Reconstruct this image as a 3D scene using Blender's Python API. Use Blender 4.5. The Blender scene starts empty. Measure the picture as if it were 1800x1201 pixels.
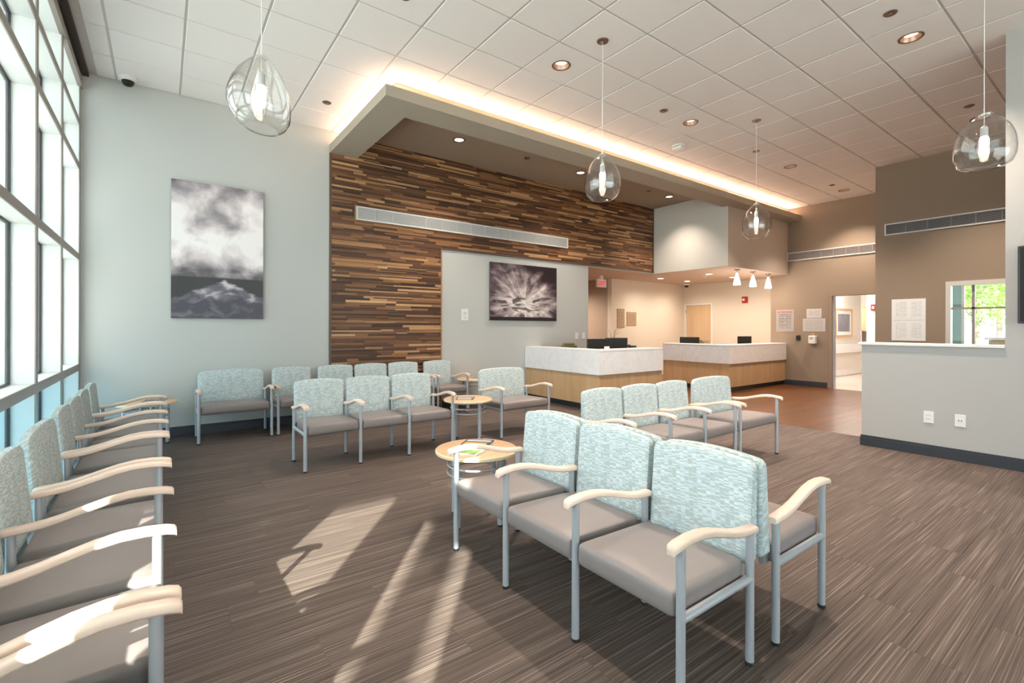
import bpy, bmesh, math, random
from mathutils import Vector, Matrix
random.seed(7)
scene = bpy.context.scene
COL = scene.collection
PI = math.pi

# ------------------------------------------------------------------ camera
F_PX, YAW, CYP, ROLL, CAM_H = 836.67, math.radians(36.348), 575.9, math.radians(0.15), 1.36
fw = Vector((math.sin(YAW), math.cos(YAW), 0)); r0 = Vector((math.cos(YAW), -math.sin(YAW), 0)); u0 = Vector((0, 0, 1))
rt = r0 * math.cos(ROLL) + u0 * math.sin(ROLL); up = u0 * math.cos(ROLL) - r0 * math.sin(ROLL)
cam_d = bpy.data.cameras.new('camera'); cam = bpy.data.objects.new('camera', cam_d); COL.objects.link(cam)
cam.matrix_world = Matrix(((rt.x, up.x, -fw.x, 0), (rt.y, up.y, -fw.y, 0), (rt.z, up.z, -fw.z, CAM_H), (0, 0, 0, 1)))
cam_d.sensor_width = 36; cam_d.sensor_fit = 'HORIZONTAL'; cam_d.lens = 36 * F_PX / 1800
cam_d.shift_y = (CYP - 600.5) / 1800
cam_d.clip_start = 0.05; cam_d.clip_end = 300
scene.camera = cam

# ------------------------------------------------------------------ world, sun, exposure
world = bpy.data.worlds.new('world'); scene.world = world; world.use_nodes = True
bg = world.node_tree.nodes['Background']
bg.inputs[0].default_value = (0.885, 0.93, 1.0, 1); bg.inputs[1].default_value = 4.0
sun_d = bpy.data.lights.new('sun', 'SUN'); sun = bpy.data.objects.new('sun', sun_d); COL.objects.link(sun)
sun_d.energy = 18.5; sun_d.angle = math.radians(0.6); sun_d.color = (1.0, 0.93, 0.82)
sun.rotation_euler = Vector((0.566, 0.686, -0.454)).to_track_quat('-Z', 'Y').to_euler()
sun.location = (-8, -9, 9)
vs = scene.view_settings
vs.view_transform = 'Standard'; vs.look = 'None'; vs.exposure = 0.58; vs.gamma = 1.0; vs.use_curve_mapping = False
cy = scene.cycles
cy.use_denoising = True; cy.max_bounces = 8; cy.diffuse_bounces = 5; cy.glossy_bounces = 3; cy.transmission_bounces = 4
cy.transparent_max_bounces = 16; cy.caustics_reflective = False; cy.caustics_refractive = False
cy.sample_clamp_indirect = 6.0

# ------------------------------------------------------------------ key measures (metres)
YB, ZC = 7.20, 4.23            # back wall, ceiling
XW = -0.74                     # inner face of the window wall
X1, X2, X3 = 12.2, 10.25, 6.60 # far tan wall, nearer tan wall, half wall
ZR = 2.66                      # reception ceiling
GX, GY, GP = -0.43, 6.61, 0.6068  # ceiling grid

# ------------------------------------------------------------------ helpers: materials
def nd(nt, t, **k):
    n = nt.nodes.new(t)
    for a, v in k.items():
        setattr(n, a, v)
    return n
def mat(name, col, rough=0.5, metal=0.0, emit=None, estr=0.0, bump=0.0, bscale=200, spec=0.5, var=0.0, vscale=6):
    m = bpy.data.materials.new(name); m.use_nodes = True
    nt = m.node_tree; p = nt.nodes['Principled BSDF']
    p.inputs['Base Color'].default_value = (*col, 1); p.inputs['Roughness'].default_value = rough
    p.inputs['Metallic'].default_value = metal; p.inputs['Specular IOR Level'].default_value = spec
    if emit:
        p.inputs['Emission Color'].default_value = (*emit, 1); p.inputs['Emission Strength'].default_value = estr
    if bump or var:
        tc = nd(nt, 'ShaderNodeTexCoord')
    if var:
        n = nd(nt, 'ShaderNodeTexNoise'); n.inputs['Scale'].default_value = vscale; n.inputs['Detail'].default_value = 4
        nt.links.new(tc.outputs['Object'], n.inputs['Vector'])
        mx = nd(nt, 'ShaderNodeMix', data_type='RGBA')
        mx.inputs[6].default_value = (*[c * (1 - var) for c in col], 1); mx.inputs[7].default_value = (*[min(1, c * (1 + var)) for c in col], 1)
        nt.links.new(n.outputs['Fac'], mx.inputs[0]); nt.links.new(mx.outputs[2], p.inputs['Base Color'])
    if bump:
        n = nd(nt, 'ShaderNodeTexNoise'); n.inputs['Scale'].default_value = bscale
        nt.links.new(tc.outputs['Object'], n.inputs['Vector'])
        b = nd(nt, 'ShaderNodeBump'); b.inputs['Strength'].default_value = bump; b.inputs['Distance'].default_value = 0.002
        nt.links.new(n.outputs['Fac'], b.inputs['Height']); nt.links.new(b.outputs['Normal'], p.inputs['Normal'])
    return m
def ramp(nt, stops, interp='LINEAR'):
    r = nd(nt, 'ShaderNodeValToRGB'); cr = r.color_ramp; cr.interpolation = interp
    while len(cr.elements) < len(stops):
        cr.elements.new(0.5)
    for e, (p, c) in zip(cr.elements, stops):
        e.position = p; e.color = (*c, 1) if len(c) == 3 else c
    return r
def glass_mat(name, tint, edge=1.0, ior=1.45, both=False):
    m = bpy.data.materials.new(name); m.use_nodes = True; nt = m.node_tree; nt.nodes.clear()
    o = nd(nt, 'ShaderNodeOutputMaterial'); t = nd(nt, 'ShaderNodeBsdfTransparent'); g = nd(nt, 'ShaderNodeBsdfGlossy')
    t.inputs[0].default_value = (*tint, 1); g.inputs['Roughness'].default_value = 0.01
    f = nd(nt, 'ShaderNodeFresnel'); f.inputs[0].default_value = ior
    mu = nd(nt, 'ShaderNodeMath', operation='MULTIPLY'); mu.inputs[1].default_value = edge; mu.use_clamp = True
    mx = nd(nt, 'ShaderNodeMixShader')
    # only outward faces reflect, so the thin shell does not act like solid glass
    ge = nd(nt, 'ShaderNodeNewGeometry'); fr_ = nd(nt, 'ShaderNodeMath', operation='SUBTRACT'); fr_.inputs[0].default_value = 1.0
    m2 = nd(nt, 'ShaderNodeMath', operation='MULTIPLY')
    nt.links.new(ge.outputs['Backfacing'], fr_.inputs[1]); nt.links.new(mu.outputs[0], m2.inputs[0]); nt.links.new(fr_.outputs[0], m2.inputs[1])
    nt.links.new(f.outputs[0], mu.inputs[0]); nt.links.new((mu if both else m2).outputs[0], mx.inputs[0])
    if both:   # thin shell: same reflectance from either side
        mr = nd(nt, 'ShaderNodeMapRange'); mr.inputs[3].default_value = ior; mr.inputs[4].default_value = 1 / ior
        nt.links.new(ge.outputs['Backfacing'], mr.inputs[0]); nt.links.new(mr.outputs[0], f.inputs[0])
    nt.links.new(t.outputs[0], mx.inputs[1]); nt.links.new(g.outputs[0], mx.inputs[2]); nt.links.new(mx.outputs[0], o.inputs[0])
    return m
def wood_mat(name, c0, c1, axis='x', rough=0.4, scale=1.0, along=1.2, across=30):
    m = bpy.data.materials.new(name); m.use_nodes = True; nt = m.node_tree; p = nt.nodes['Principled BSDF']
    tc = nd(nt, 'ShaderNodeTexCoord'); mp = nd(nt, 'ShaderNodeMapping'); oi = nd(nt, 'ShaderNodeObjectInfo')
    mp.inputs['Scale'].default_value = {'x': (along, across, across), 'y': (across, along, across), 'z': (across, across, along)}[axis]
    mul = nd(nt, 'ShaderNodeMath', operation='MULTIPLY'); mul.inputs[1].default_value = 37.0
    ad = nd(nt, 'ShaderNodeVectorMath', operation='ADD')
    nt.links.new(tc.outputs['Object'], mp.inputs['Vector']); nt.links.new(oi.outputs['Random'], mul.inputs[0])
    nt.links.new(mp.outputs[0], ad.inputs[0]); nt.links.new(mul.outputs[0], ad.inputs[1])
    n = nd(nt, 'ShaderNodeTexNoise'); n.inputs['Scale'].default_value = scale; n.inputs['Detail'].default_value = 5; n.inputs['Distortion'].default_value = 0.4
    nt.links.new(ad.outputs[0], n.inputs['Vector'])
    r = ramp(nt, [(0.3, c0), (0.7, c1)]); nt.links.new(n.outputs['Fac'], r.inputs[0])
    hs = nd(nt, 'ShaderNodeHueSaturation'); mr = nd(nt, 'ShaderNodeMapRange')
    mr.inputs[3].default_value = 0.88; mr.inputs[4].default_value = 1.12
    nt.links.new(oi.outputs['Random'], mr.inputs[0]); nt.links.new(mr.outputs[0], hs.inputs['Value'])
    nt.links.new(r.outputs[0], hs.inputs['Color']); nt.links.new(hs.outputs[0], p.inputs['Base Color'])
    p.inputs['Roughness'].default_value = rough
    return m

M = {}
M['pale'] = mat('pale_wall_paint', (0.535, 0.545, 0.525), 0.75, bump=0.05)
M['grey'] = mat('grey_wall_paint', (0.46, 0.448, 0.432), 0.75, bump=0.05)
M['tan'] = mat('tan_wall_paint', (0.29, 0.222, 0.162), 0.75, bump=0.05)
M['cream'] = mat('cream_wall_paint', (0.74, 0.66, 0.55), 0.75)
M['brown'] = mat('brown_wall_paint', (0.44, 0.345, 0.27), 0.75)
M['soffit'] = mat('soffit_paint', (0.41, 0.365, 0.295), 0.75)
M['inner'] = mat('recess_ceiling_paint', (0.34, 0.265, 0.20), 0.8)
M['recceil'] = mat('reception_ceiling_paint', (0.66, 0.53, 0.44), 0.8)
M['white'] = mat('white_plastic', (0.80, 0.80, 0.79), 0.4)
M['trimw'] = mat('white_trim', (0.82, 0.81, 0.79), 0.5)
M['base'] = mat('charcoal_baseboard', (0.035, 0.040, 0.050), 0.4)
M['alu'] = mat('pale_window_metal', (0.74, 0.76, 0.75), 0.45)
M['cap'] = mat('taupe_mullion_cap', (0.30, 0.265, 0.235), 0.45)
M['gasket'] = mat('dark_gasket', (0.03, 0.028, 0.035), 0.5)
M['metal'] = mat('silver_grey_paint', (0.46, 0.49, 0.53), 0.38, metal=0.3)
M['foot'] = mat('black_rubber', (0.015, 0.015, 0.015), 0.6)
M['vinyl'] = mat('taupe_vinyl', (0.25, 0.217, 0.213), 0.42, bump=0.12, bscale=500, var=0.06)
M['bronze'] = mat('bronze_metal', (0.20, 0.14, 0.10), 0.35, metal=0.6)
M['reflector'] = mat('copper_reflector', (0.45, 0.30, 0.22), 0.3, metal=0.5)
M['black'] = mat('black_plastic', (0.012, 0.012, 0.013), 0.35)
M['screen'] = mat('dark_screen', (0.022, 0.022, 0.021), 0.4, spec=0.15)
M['lens'] = mat('lamp_lens', (1, 0.9, 0.8), 0.4, emit=(1, 0.76, 0.56), estr=3.2)
M['cove'] = mat('cove_light_strip', (1, 0.85, 0.7), 0.5, emit=(1, 0.69, 0.50), estr=18)
M['bulb'] = mat('glowing_bulb', (1, 0.9, 0.8), 0.4, emit=(1, 0.84, 0.66), estr=9)
M['shade'] = mat('glowing_white_glass', (1, 0.95, 0.9), 0.4, emit=(1, 0.88, 0.76), estr=4.5)
M['red'] = mat('red_plastic', (0.42, 0.02, 0.02), 0.4)
M['redtext'] = mat('red_letter_print', (0.45, 0.03, 0.04), 0.5)
M['exitred'] = mat('lit_exit_letters', (0.9, 0.05, 0.08), 0.5, emit=(1, 0.03, 0.06), estr=0.35)
M['maple'] = wood_mat('maple_arm', (0.72, 0.55, 0.45), (0.81, 0.66, 0.56), 'y', 0.35, along=2, across=25)
M['maple_h'] = wood_mat('maple_table_top', (0.66, 0.40, 0.22), (0.76, 0.50, 0.30), 'x', 0.35, along=3, across=30)
M['edge'] = mat('maple_table_edge', (0.84, 0.68, 0.45), 0.4)
M['panel'] = wood_mat('oak_veneer', (0.52, 0.33, 0.17), (0.62, 0.42, 0.24), 'z', 0.4, along=0.8, across=9)
M['doorw'] = wood_mat('oak_door', (0.58, 0.40, 0.23), (0.68, 0.50, 0.31), 'z', 0.4, along=0.6, across=7)
M['framew'] = mat('oak_frame', (0.50, 0.28, 0.10), 0.4)
M['dstrip'] = mat('dark_wood_trim', (0.13, 0.075, 0.048), 0.5)
M['lstrip'] = mat('light_wood_trim', (0.42, 0.24, 0.12), 0.5)
M['glass'] = glass_mat('window_glass', (0.93, 0.98, 0.97), 1.0, 1.45)
M['tinted'] = glass_mat('blue_tinted_glass', (0.62, 0.80, 0.86), 1.0, 1.45)
M['blown'] = glass_mat('clear_blown_glass', (0.965, 0.965, 0.955), 2.5, 1.5, True)
M['slab'] = mat('floor_base', (0.06, 0.045, 0.035), 0.9)
M['vinylfloor'] = mat('pale_corridor_floor', (0.72, 0.58, 0.50), 0.3, var=0.05)
M['out_ground'] = mat('sunlit_concrete', (0.62, 0.62, 0.60), 0.9, var=0.08, vscale=2)
M['teal'] = mat('teal_painted_post', (0.30, 0.58, 0.60), 0.6)
M['bark'] = mat('tree_bark', (0.20, 0.15, 0.10), 0.9, bump=0.5, bscale=60)
M['leaf'] = mat('green_leaf', (0.24, 0.40, 0.06), 0.6, var=0.35, vscale=3)
M['stem'] = mat('green_stem', (0.12, 0.13, 0.03), 0.6)
M['olive'] = mat('olive_fabric', (0.15, 0.14, 0.07), 0.9)
M['grille_back'] = mat('grille_backing', (0.50, 0.49, 0.48), 0.8)  # plain grey of the sheet behind the vent blades
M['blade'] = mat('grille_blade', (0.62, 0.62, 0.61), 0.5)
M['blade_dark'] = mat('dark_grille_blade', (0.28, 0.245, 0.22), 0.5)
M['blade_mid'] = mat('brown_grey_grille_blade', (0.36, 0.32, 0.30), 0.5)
M['tee'] = mat('ceiling_grid_metal', (0.55, 0.51, 0.48), 0.6)
M['canopyc'] = mat('canopy_concrete', (0.6, 0.6, 0.58), 0.9)

def quartz():
    m = bpy.data.materials.new('white_quartz'); m.use_nodes = True; nt = m.node_tree; p = nt.nodes['Principled BSDF']
    tc = nd(nt, 'ShaderNodeTexCoord'); n = nd(nt, 'ShaderNodeTexNoise'); n.inputs['Scale'].default_value = 3.5; n.inputs['Detail'].default_value = 8; n.inputs['Distortion'].default_value = 1.5
    nt.links.new(tc.outputs['Object'], n.inputs['Vector'])
    r = ramp(nt, [(0.44, (0.87, 0.865, 0.87)), (0.5, (0.815, 0.81, 0.815)), (0.56, (0.87, 0.865, 0.87))])
    nt.links.new(n.outputs['Fac'], r.inputs[0]); nt.links.new(r.outputs[0], p.inputs['Base Color']); p.inputs['Roughness'].default_value = 0.3
    return m
M['quartz'] = quartz()

def tile_mat():
    m = bpy.data.materials.new('acoustic_ceiling_tile'); m.use_nodes = True; nt = m.node_tree; p = nt.nodes['Principled BSDF']
    tc = nd(nt, 'ShaderNodeTexCoord'); oi = nd(nt, 'ShaderNodeObjectInfo')
    mr = nd(nt, 'ShaderNodeMapRange'); mr.inputs[3].default_value = 0.84; mr.inputs[4].default_value = 0.86
    nt.links.new(oi.outputs['Random'], mr.inputs[0])
    cb = nd(nt, 'ShaderNodeCombineColor'); nt.links.new(mr.outputs[0], cb.inputs[0])
    for i, k in ((1, 0.962), (2, 0.94)):
        mu = nd(nt, 'ShaderNodeMath', operation='MULTIPLY'); mu.inputs[1].default_value = k
        nt.links.new(mr.outputs[0], mu.inputs[0]); nt.links.new(mu.outputs[0], cb.inputs[i])
    nt.links.new(cb.outputs[0], p.inputs['Base Color']); p.inputs['Roughness'].default_value = 0.9
    n = nd(nt, 'ShaderNodeTexNoise'); n.inputs['Scale'].default_value = 260
    nt.links.new(tc.outputs['Object'], n.inputs['Vector'])
    b = nd(nt, 'ShaderNodeBump'); b.inputs['Strength'].default_value = 0.12; b.inputs['Distance'].default_value = 0.002
    nt.links.new(n.outputs['Fac'], b.inputs['Height']); nt.links.new(b.outputs[0], p.inputs['Normal'])
    return m
M['tile'] = tile_mat()

def carpet_mat():
    m = bpy.data.materials.new('streaked_carpet_plank'); m.use_nodes = True; nt = m.node_tree; p = nt.nodes['Principled BSDF']
    ge = nd(nt, 'ShaderNodeNewGeometry'); oi = nd(nt, 'ShaderNodeObjectInfo')
    mp = nd(nt, 'ShaderNodeMapping'); mp.inputs['Scale'].default_value = (1.15, 150, 1)
    mul = nd(nt, 'ShaderNodeMath', operation='MULTIPLY'); mul.inputs[1].default_value = 53.0
    ad = nd(nt, 'ShaderNodeVectorMath', operation='ADD')
    nt.links.new(ge.outputs['Position'], mp.inputs['Vector']); nt.links.new(oi.outputs['Random'], mul.inputs[0])
    nt.links.new(mp.outputs[0], ad.inputs[0]); nt.links.new(mul.outputs[0], ad.inputs[1])
    n = nd(nt, 'ShaderNodeTexNoise'); n.inputs['Scale'].default_value = 1.0; n.inputs['Detail'].default_value = 3; n.inputs['Roughness'].default_value = 0.65
    nt.links.new(ad.outputs[0], n.inputs['Vector'])
    r = ramp(nt, [(0.28, (0.034, 0.025, 0.021)), (0.45, (0.090, 0.066, 0.056)), (0.58, (0.136, 0.103, 0.088)), (0.74, (0.330, 0.265, 0.232))])
    nt.links.new(n.outputs['Fac'], r.inputs[0])
    hs = nd(nt, 'ShaderNodeHueSaturation'); mr = nd(nt, 'ShaderNodeMapRange'); mr.inputs[3].default_value = 0.95; mr.inputs[4].default_value = 1.06
    nt.links.new(oi.outputs['Random'], mr.inputs[0]); nt.links.new(mr.outputs[0], hs.inputs['Value']); nt.links.new(r.outputs[0], hs.inputs['Color'])
    nt.links.new(hs.outputs[0], p.inputs['Base Color']); p.inputs['Roughness'].default_value = 0.62; p.inputs['Specular IOR Level'].default_value = 0.35
    b = nd(nt, 'ShaderNodeBump'); b.inputs['Strength'].default_value = 0.3; b.inputs['Distance'].default_value = 0.002
    nt.links.new(n.outputs['Fac'], b.inputs['Height']); nt.links.new(b.outputs[0], p.inputs['Normal'])
    return m
M['carpet'] = carpet_mat()
M['woodfloor'] = wood_mat('red_brown_floor_plank', (0.078, 0.029, 0.009), (0.19, 0.076, 0.023), 'x', 0.30, along=0.9, across=22)

def strip_mat():
    m = bpy.data.materials.new('reclaimed_wood_strip'); m.use_nodes = True; nt = m.node_tree; p = nt.nodes['Principled BSDF']
    ge = nd(nt, 'ShaderNodeNewGeometry'); oi = nd(nt, 'ShaderNodeObjectInfo')
    a = nd(nt, 'ShaderNodeMath', operation='ADD'); fr = nd(nt, 'ShaderNodeMath', operation='FRACT')
    nt.links.new(ge.outputs['Random Per Island'], a.inputs[0]); nt.links.new(oi.outputs['Random'], a.inputs[1]); nt.links.new(a.outputs[0], fr.inputs[0])
    r = ramp(nt, [(0.0, (0.046, 0.020, 0.010)), (0.25, (0.092, 0.040, 0.019)), (0.5, (0.160, 0.070, 0.030)), (0.72, (0.255, 0.118, 0.048)), (0.88, (0.42, 0.215, 0.092)), (1.0, (0.62, 0.37, 0.18))])
    nt.links.new(fr.outputs[0], r.inputs[0])
    mp = nd(nt, 'ShaderNodeMapping'); mp.inputs['Scale'].default_value = (2.5, 1, 70)
    mu = nd(nt, 'ShaderNodeMath', operation='MULTIPLY'); mu.inputs[1].default_value = 41
    ad = nd(nt, 'ShaderNodeVectorMath', operation='ADD'); n = nd(nt, 'ShaderNodeTexNoise'); n.inputs['Scale'].default_value = 1; n.inputs['Detail'].default_value = 4
    nt.links.new(ge.outputs['Position'], mp.inputs[0]); nt.links.new(fr.outputs[0], mu.inputs[0]); nt.links.new(mp.outputs[0], ad.inputs[0]); nt.links.new(mu.outputs[0], ad.inputs[1]); nt.links.new(ad.outputs[0], n.inputs['Vector'])
    mr = nd(nt, 'ShaderNodeMapRange'); mr.inputs[3].default_value = 0.55; mr.inputs[4].default_value = 1.45
    nt.links.new(n.outputs['Fac'], mr.inputs[0])
    hs = nd(nt, 'ShaderNodeHueSaturation'); nt.links.new(mr.outputs[0], hs.inputs['Value']); nt.links.new(r.outputs[0], hs.inputs['Color'])
    nt.links.new(hs.outputs[0], p.inputs['Base Color']); p.inputs['Roughness'].default_value = 0.5
    return m
M['strip'] = strip_mat()

def fabric_mat():
    m = bpy.data.materials.new('woven_aqua_fabric'); m.use_nodes = True; nt = m.node_tree; p = nt.nodes['Principled BSDF']
    tc = nd(nt, 'ShaderNodeTexCoord'); sp = nd(nt, 'ShaderNodeSeparateXYZ'); nt.links.new(tc.outputs['Object'], sp.inputs[0])
    a1 = nd(nt, 'ShaderNodeMath', operation='ADD'); nt.links.new(sp.outputs[0], a1.inputs[0]); nt.links.new(sp.outputs[1], a1.inputs[1])
    a2 = nd(nt, 'ShaderNodeMath', operation='MULTIPLY_ADD'); nt.links.new(sp.outputs[1], a2.inputs[0]); a2.inputs[1].default_value = 0.6; nt.links.new(sp.outputs[2], a2.inputs[2])
    cb = nd(nt, 'ShaderNodeCombineXYZ'); nt.links.new(a1.outputs[0], cb.inputs[0]); nt.links.new(a2.outputs[0], cb.inputs[1])
    def brick(w, h, off, c1, c2, mo):
        b = nd(nt, 'ShaderNodeTexBrick'); b.offset = off
        b.inputs['Scale'].default_value = 1; b.inputs['Brick Width'].default_value = w; b.inputs['Row Height'].default_value = h
        b.inputs['Mortar Size'].default_value = h * 0.16; b.inputs['Mortar Smooth'].default_value = 0.3; b.inputs['Bias'].default_value = 0
        b.inputs['Color1'].default_value = (*c1, 1); b.inputs['Color2'].default_value = (*c2, 1); b.inputs['Mortar'].default_value = (*mo, 1)
        nt.links.new(cb.outputs[0], b.inputs['Vector']); return b
    BW, BH = 0.0215, 0.0062
    b1 = brick(BW, BH, 0.0, (0.42, 0.55, 0.59), (0.73, 0.77, 0.76), (0.49, 0.59, 0.62))
    # second, independent draw per dash on the same weave: tan and sage threads
    sh = nd(nt, 'ShaderNodeVectorMath', operation='ADD'); sh.inputs[1].default_value = (BW * 38, BH * 54, 0); nt.links.new(cb.outputs[0], sh.inputs[0])
    b2 = brick(BW, BH, 0.0, (0, 0, 0), (1, 1, 1), (0, 0, 0)); nt.links.new(sh.outputs[0], b2.inputs['Vector'])
    rr = ramp(nt, [(0.60, (0, 0, 0)), (0.64, (1, 1, 1))]); nt.links.new(b2.outputs[0], rr.inputs[0])
    mm = nd(nt, 'ShaderNodeMix', data_type='RGBA'); nt.links.new(rr.outputs[0], mm.inputs[0]); nt.links.new(b1.outputs[0], mm.inputs[6])
    mm.inputs[7].default_value = (0.41, 0.46, 0.43, 1)
    nt.links.new(mm.outputs[2], p.inputs['Base Color']); p.inputs['Roughness'].default_value = 0.85; p.inputs['Specular IOR Level'].default_value = 0.2
    bp = nd(nt, 'ShaderNodeBump'); bp.inputs['Strength'].default_value = 0.25; bp.inputs['Distance'].default_value = 0.001
    nt.links.new(b1.outputs['Fac'], bp.inputs['Height']); nt.links.new(bp.outputs[0], p.inputs['Normal'])
    return m
M['fabric'] = fabric_mat()

def print_mat(name, paper, ink, row=0.022, word=0.05, margin=0.08, two_col=False, ax='y'):
    """paper with rows of small dark print, in the sign's own x/z plane"""
    m = bpy.data.materials.new(name); m.use_nodes = True; nt = m.node_tree; p = nt.nodes['Principled BSDF']
    tc = nd(nt, 'ShaderNodeTexCoord'); sp = nd(nt, 'ShaderNodeSeparateXYZ'); nt.links.new(tc.outputs['Object'], sp.inputs[0])
    cb = nd(nt, 'ShaderNodeCombineXYZ'); nt.links.new(sp.outputs[0 if ax == 'x' else 1], cb.inputs[0]); nt.links.new(sp.outputs[2], cb.inputs[1])
    b = nd(nt, 'ShaderNodeTexBrick'); b.inputs['Scale'].default_value = 1; b.offset = 0.37; b.offset_frequency = 3
    b.inputs['Brick Width'].default_value = word; b.inputs['Row Height'].default_value = row; b.inputs['Mortar Size'].default_value = row * 0.30
    b.inputs['Color1'].default_value = (*ink, 1); b.inputs['Color2'].default_value = (*[(i + q) / 2 for i, q in zip(ink, paper)], 1); b.inputs['Mortar'].default_value = (*paper, 1)
    nt.links.new(cb.outputs[0], b.inputs['Vector'])
    sg = nd(nt, 'ShaderNodeSeparateXYZ'); nt.links.new(tc.outputs['Generated'], sg.inputs[0])
    def band(sock, lo, hi):
        c = nd(nt, 'ShaderNodeMath', operation='COMPARE'); c.inputs[1].default_value = (lo + hi) / 2; c.inputs[2].default_value = (hi - lo) / 2
        nt.links.new(sock, c.inputs[0]); return c.outputs[0]
    h = sg.outputs[0 if ax == 'x' else 1]
    if two_col:
        s = nd(nt, 'ShaderNodeMath', operation='ADD'); nt.links.new(band(h, 0.1, 0.42), s.inputs[0]); nt.links.new(band(h, 0.55, 0.88), s.inputs[1]); hx = s.outputs[0]
        s2 = nd(nt, 'ShaderNodeMath', operation='ADD'); nt.links.new(band(sg.outputs[2], 0.06, 0.44), s2.inputs[0]); nt.links.new(band(sg.outputs[2], 0.56, 0.93), s2.inputs[1]); vx = s2.outputs[0]
    else:
        hx = band(h, margin, 1 - margin); vx = band(sg.outputs[2], margin, 1 - margin)
    mu = nd(nt, 'ShaderNodeMath', operation='MULTIPLY'); nt.links.new(hx, mu.inputs[0]); nt.links.new(vx, mu.inputs[1])
    mx = nd(nt, 'ShaderNodeMix', data_type='RGBA'); mx.inputs[6].default_value = (*paper, 1); nt.links.new(mu.outputs[0], mx.inputs[0]); nt.links.new(b.outputs[0], mx.inputs[7])
    nt.links.new(mx.outputs[2], p.inputs['Base Color']); p.inputs['Roughness'].default_value = 0.5
    return m

# ------------------------------------------------------------------ helpers: geometry
class MB:
    def __init__(s): s.v = []; s.f = []
    def add(s, v, f):
        o = len(s.v); s.v += [tuple(a) for a in v]; s.f += [tuple(i + o for i in q) for q in f]; return s
    def box(s, x0, y0, z0, x1, y1, z1):
        return s.add([(x0, y0, z0), (x1, y0, z0), (x1, y1, z0), (x0, y1, z0), (x0, y0, z1), (x1, y0, z1), (x1, y1, z1), (x0, y1, z1)],
                     [(0, 3, 2, 1), (4, 5, 6, 7), (0, 1, 5, 4), (1, 2, 6, 5), (2, 3, 7, 6), (3, 0, 4, 7)])
    def tube(s, pts, r, n=12, closed=False, caps=True):
        pts = [Vector(p) for p in pts]; m = len(pts); rs = r if isinstance(r, (list, tuple)) else [r] * m
        V = []; ref = None
        for i, p in enumerate(pts):
            a = pts[(i - 1) % m] if (i > 0 or closed) else p; b = pts[(i + 1) % m] if (i < m - 1 or closed) else p
            t = (b - a).normalized()
            if ref is None:
                ref = Vector((0, 0, 1)) if abs(t.z) < 0.9 else Vector((1, 0, 0))
            u = (ref - t * ref.dot(t)).normalized(); w = t.cross(u); ref = u
            V += [p + (u * math.cos(2 * PI * k / n) + w * math.sin(2 * PI * k / n)) * rs[i] for k in range(n)]
        Fc = []
        for i in range(m if closed else m - 1):
            j = (i + 1) % m
            Fc += [(i * n + k, i * n + (k + 1) % n, j * n + (k + 1) % n, j * n + k) for k in range(n)]
        if caps and not closed:
            Fc += [tuple(range(n - 1, -1, -1)), tuple((m - 1) * n + k for k in range(n))]
        return s.add(V, Fc)
    def lathe(s, prof, n=32, c=(0, 0, 0), fn=None, cap=True):
        V = []
        for r, z in prof:
            for k in range(n):
                a = 2 * PI * k / n; q = (c[0] + r * math.cos(a), c[1] + r * math.sin(a), c[2] + z)
                V.append(fn(q) if fn else q)
        m = len(prof)
        Fc = [(i * n + k, i * n + (k + 1) % n, (i + 1) * n + (k + 1) % n, (i + 1) * n + k) for i in range(m - 1) for k in range(n)]
        if cap:
            Fc += [tuple(range(n - 1, -1, -1)), tuple((m - 1) * n + k for k in range(n))]
        return s.add(V, Fc)
    def prism(s, poly, z0, z1):
        n = len(poly)
        return s.add([(x, y, z0) for x, y in poly] + [(x, y, z1) for x, y in poly],
                     [tuple(range(n - 1, -1, -1)), tuple(range(n, 2 * n))] + [(i, (i + 1) % n, n + (i + 1) % n, n + i) for i in range(n)])
    def mesh(s, name, m=None, smooth=False, bevel=0.0, seg=2):
        me = bpy.data.meshes.new(name); me.from_pydata(s.v, [], s.f); me.validate()
        if bevel:
            b = bmesh.new(); b.from_mesh(me)
            bmesh.ops.bevel(b, geom=list(b.edges), offset=bevel, segments=seg, profile=0.5, affect='EDGES'); b.to_mesh(me); b.free()
        bb = bmesh.new(); bb.from_mesh(me); bmesh.ops.recalc_face_normals(bb, faces=list(bb.faces)); bb.to_mesh(me); bb.free()
        if m: me.materials.append(m)
        if smooth:
            for p in me.polygons: p.use_smooth = True
            try: me.set_sharp_from_angle(angle=math.radians(38))
            except Exception: pass
        return me

def link(name, me, parent=None, loc=None, rot=None):
    o = bpy.data.objects.new(name, me); COL.objects.link(o)
    if parent: o.parent = parent
    if loc is not None: o.location = loc
    if rot is not None: o.rotation_euler = rot
    return o
def part(name, mb, m, parent=None, smooth=False, bevel=0.0, loc=None, rot=None, seg=2):
    return link(name, mb.mesh(name, M[m] if isinstance(m, str) else m, smooth, bevel, seg), parent, loc, rot)
def tag(o, label, cat, group=None, kind=None):
    o['label'] = label; o['category'] = cat
    if group: o['group'] = group
    if kind: o['kind'] = kind
    return o
def thing(name, label, cat, loc=(0, 0, 0), rz=0, group=None, kind=None):
    o = bpy.data.objects.new(name, None); COL.objects.link(o); o.location = loc; o.rotation_euler = (0, 0, rz); o.empty_display_size = 0.1
    return tag(o, label, cat, group, kind)
def struct(name, mb, m, label, cat, bevel=0.0):
    o = part(name, mb, m, None, False, bevel); return tag(o, label, cat, kind='structure')
def dup(root, loc, rz, label, group=None):
    r = root.copy(); COL.objects.link(r); r.location = loc; r.rotation_euler = (0, 0, rz); r['label'] = label
    if group: r['group'] = group
    for ch in list(root.children):
        c = ch.copy(); COL.objects.link(c); c.parent = r
        for g in list(ch.children):
            d = g.copy(); COL.objects.link(d); d.parent = c
    return r
def B(*a): return MB().box(*a)
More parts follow.
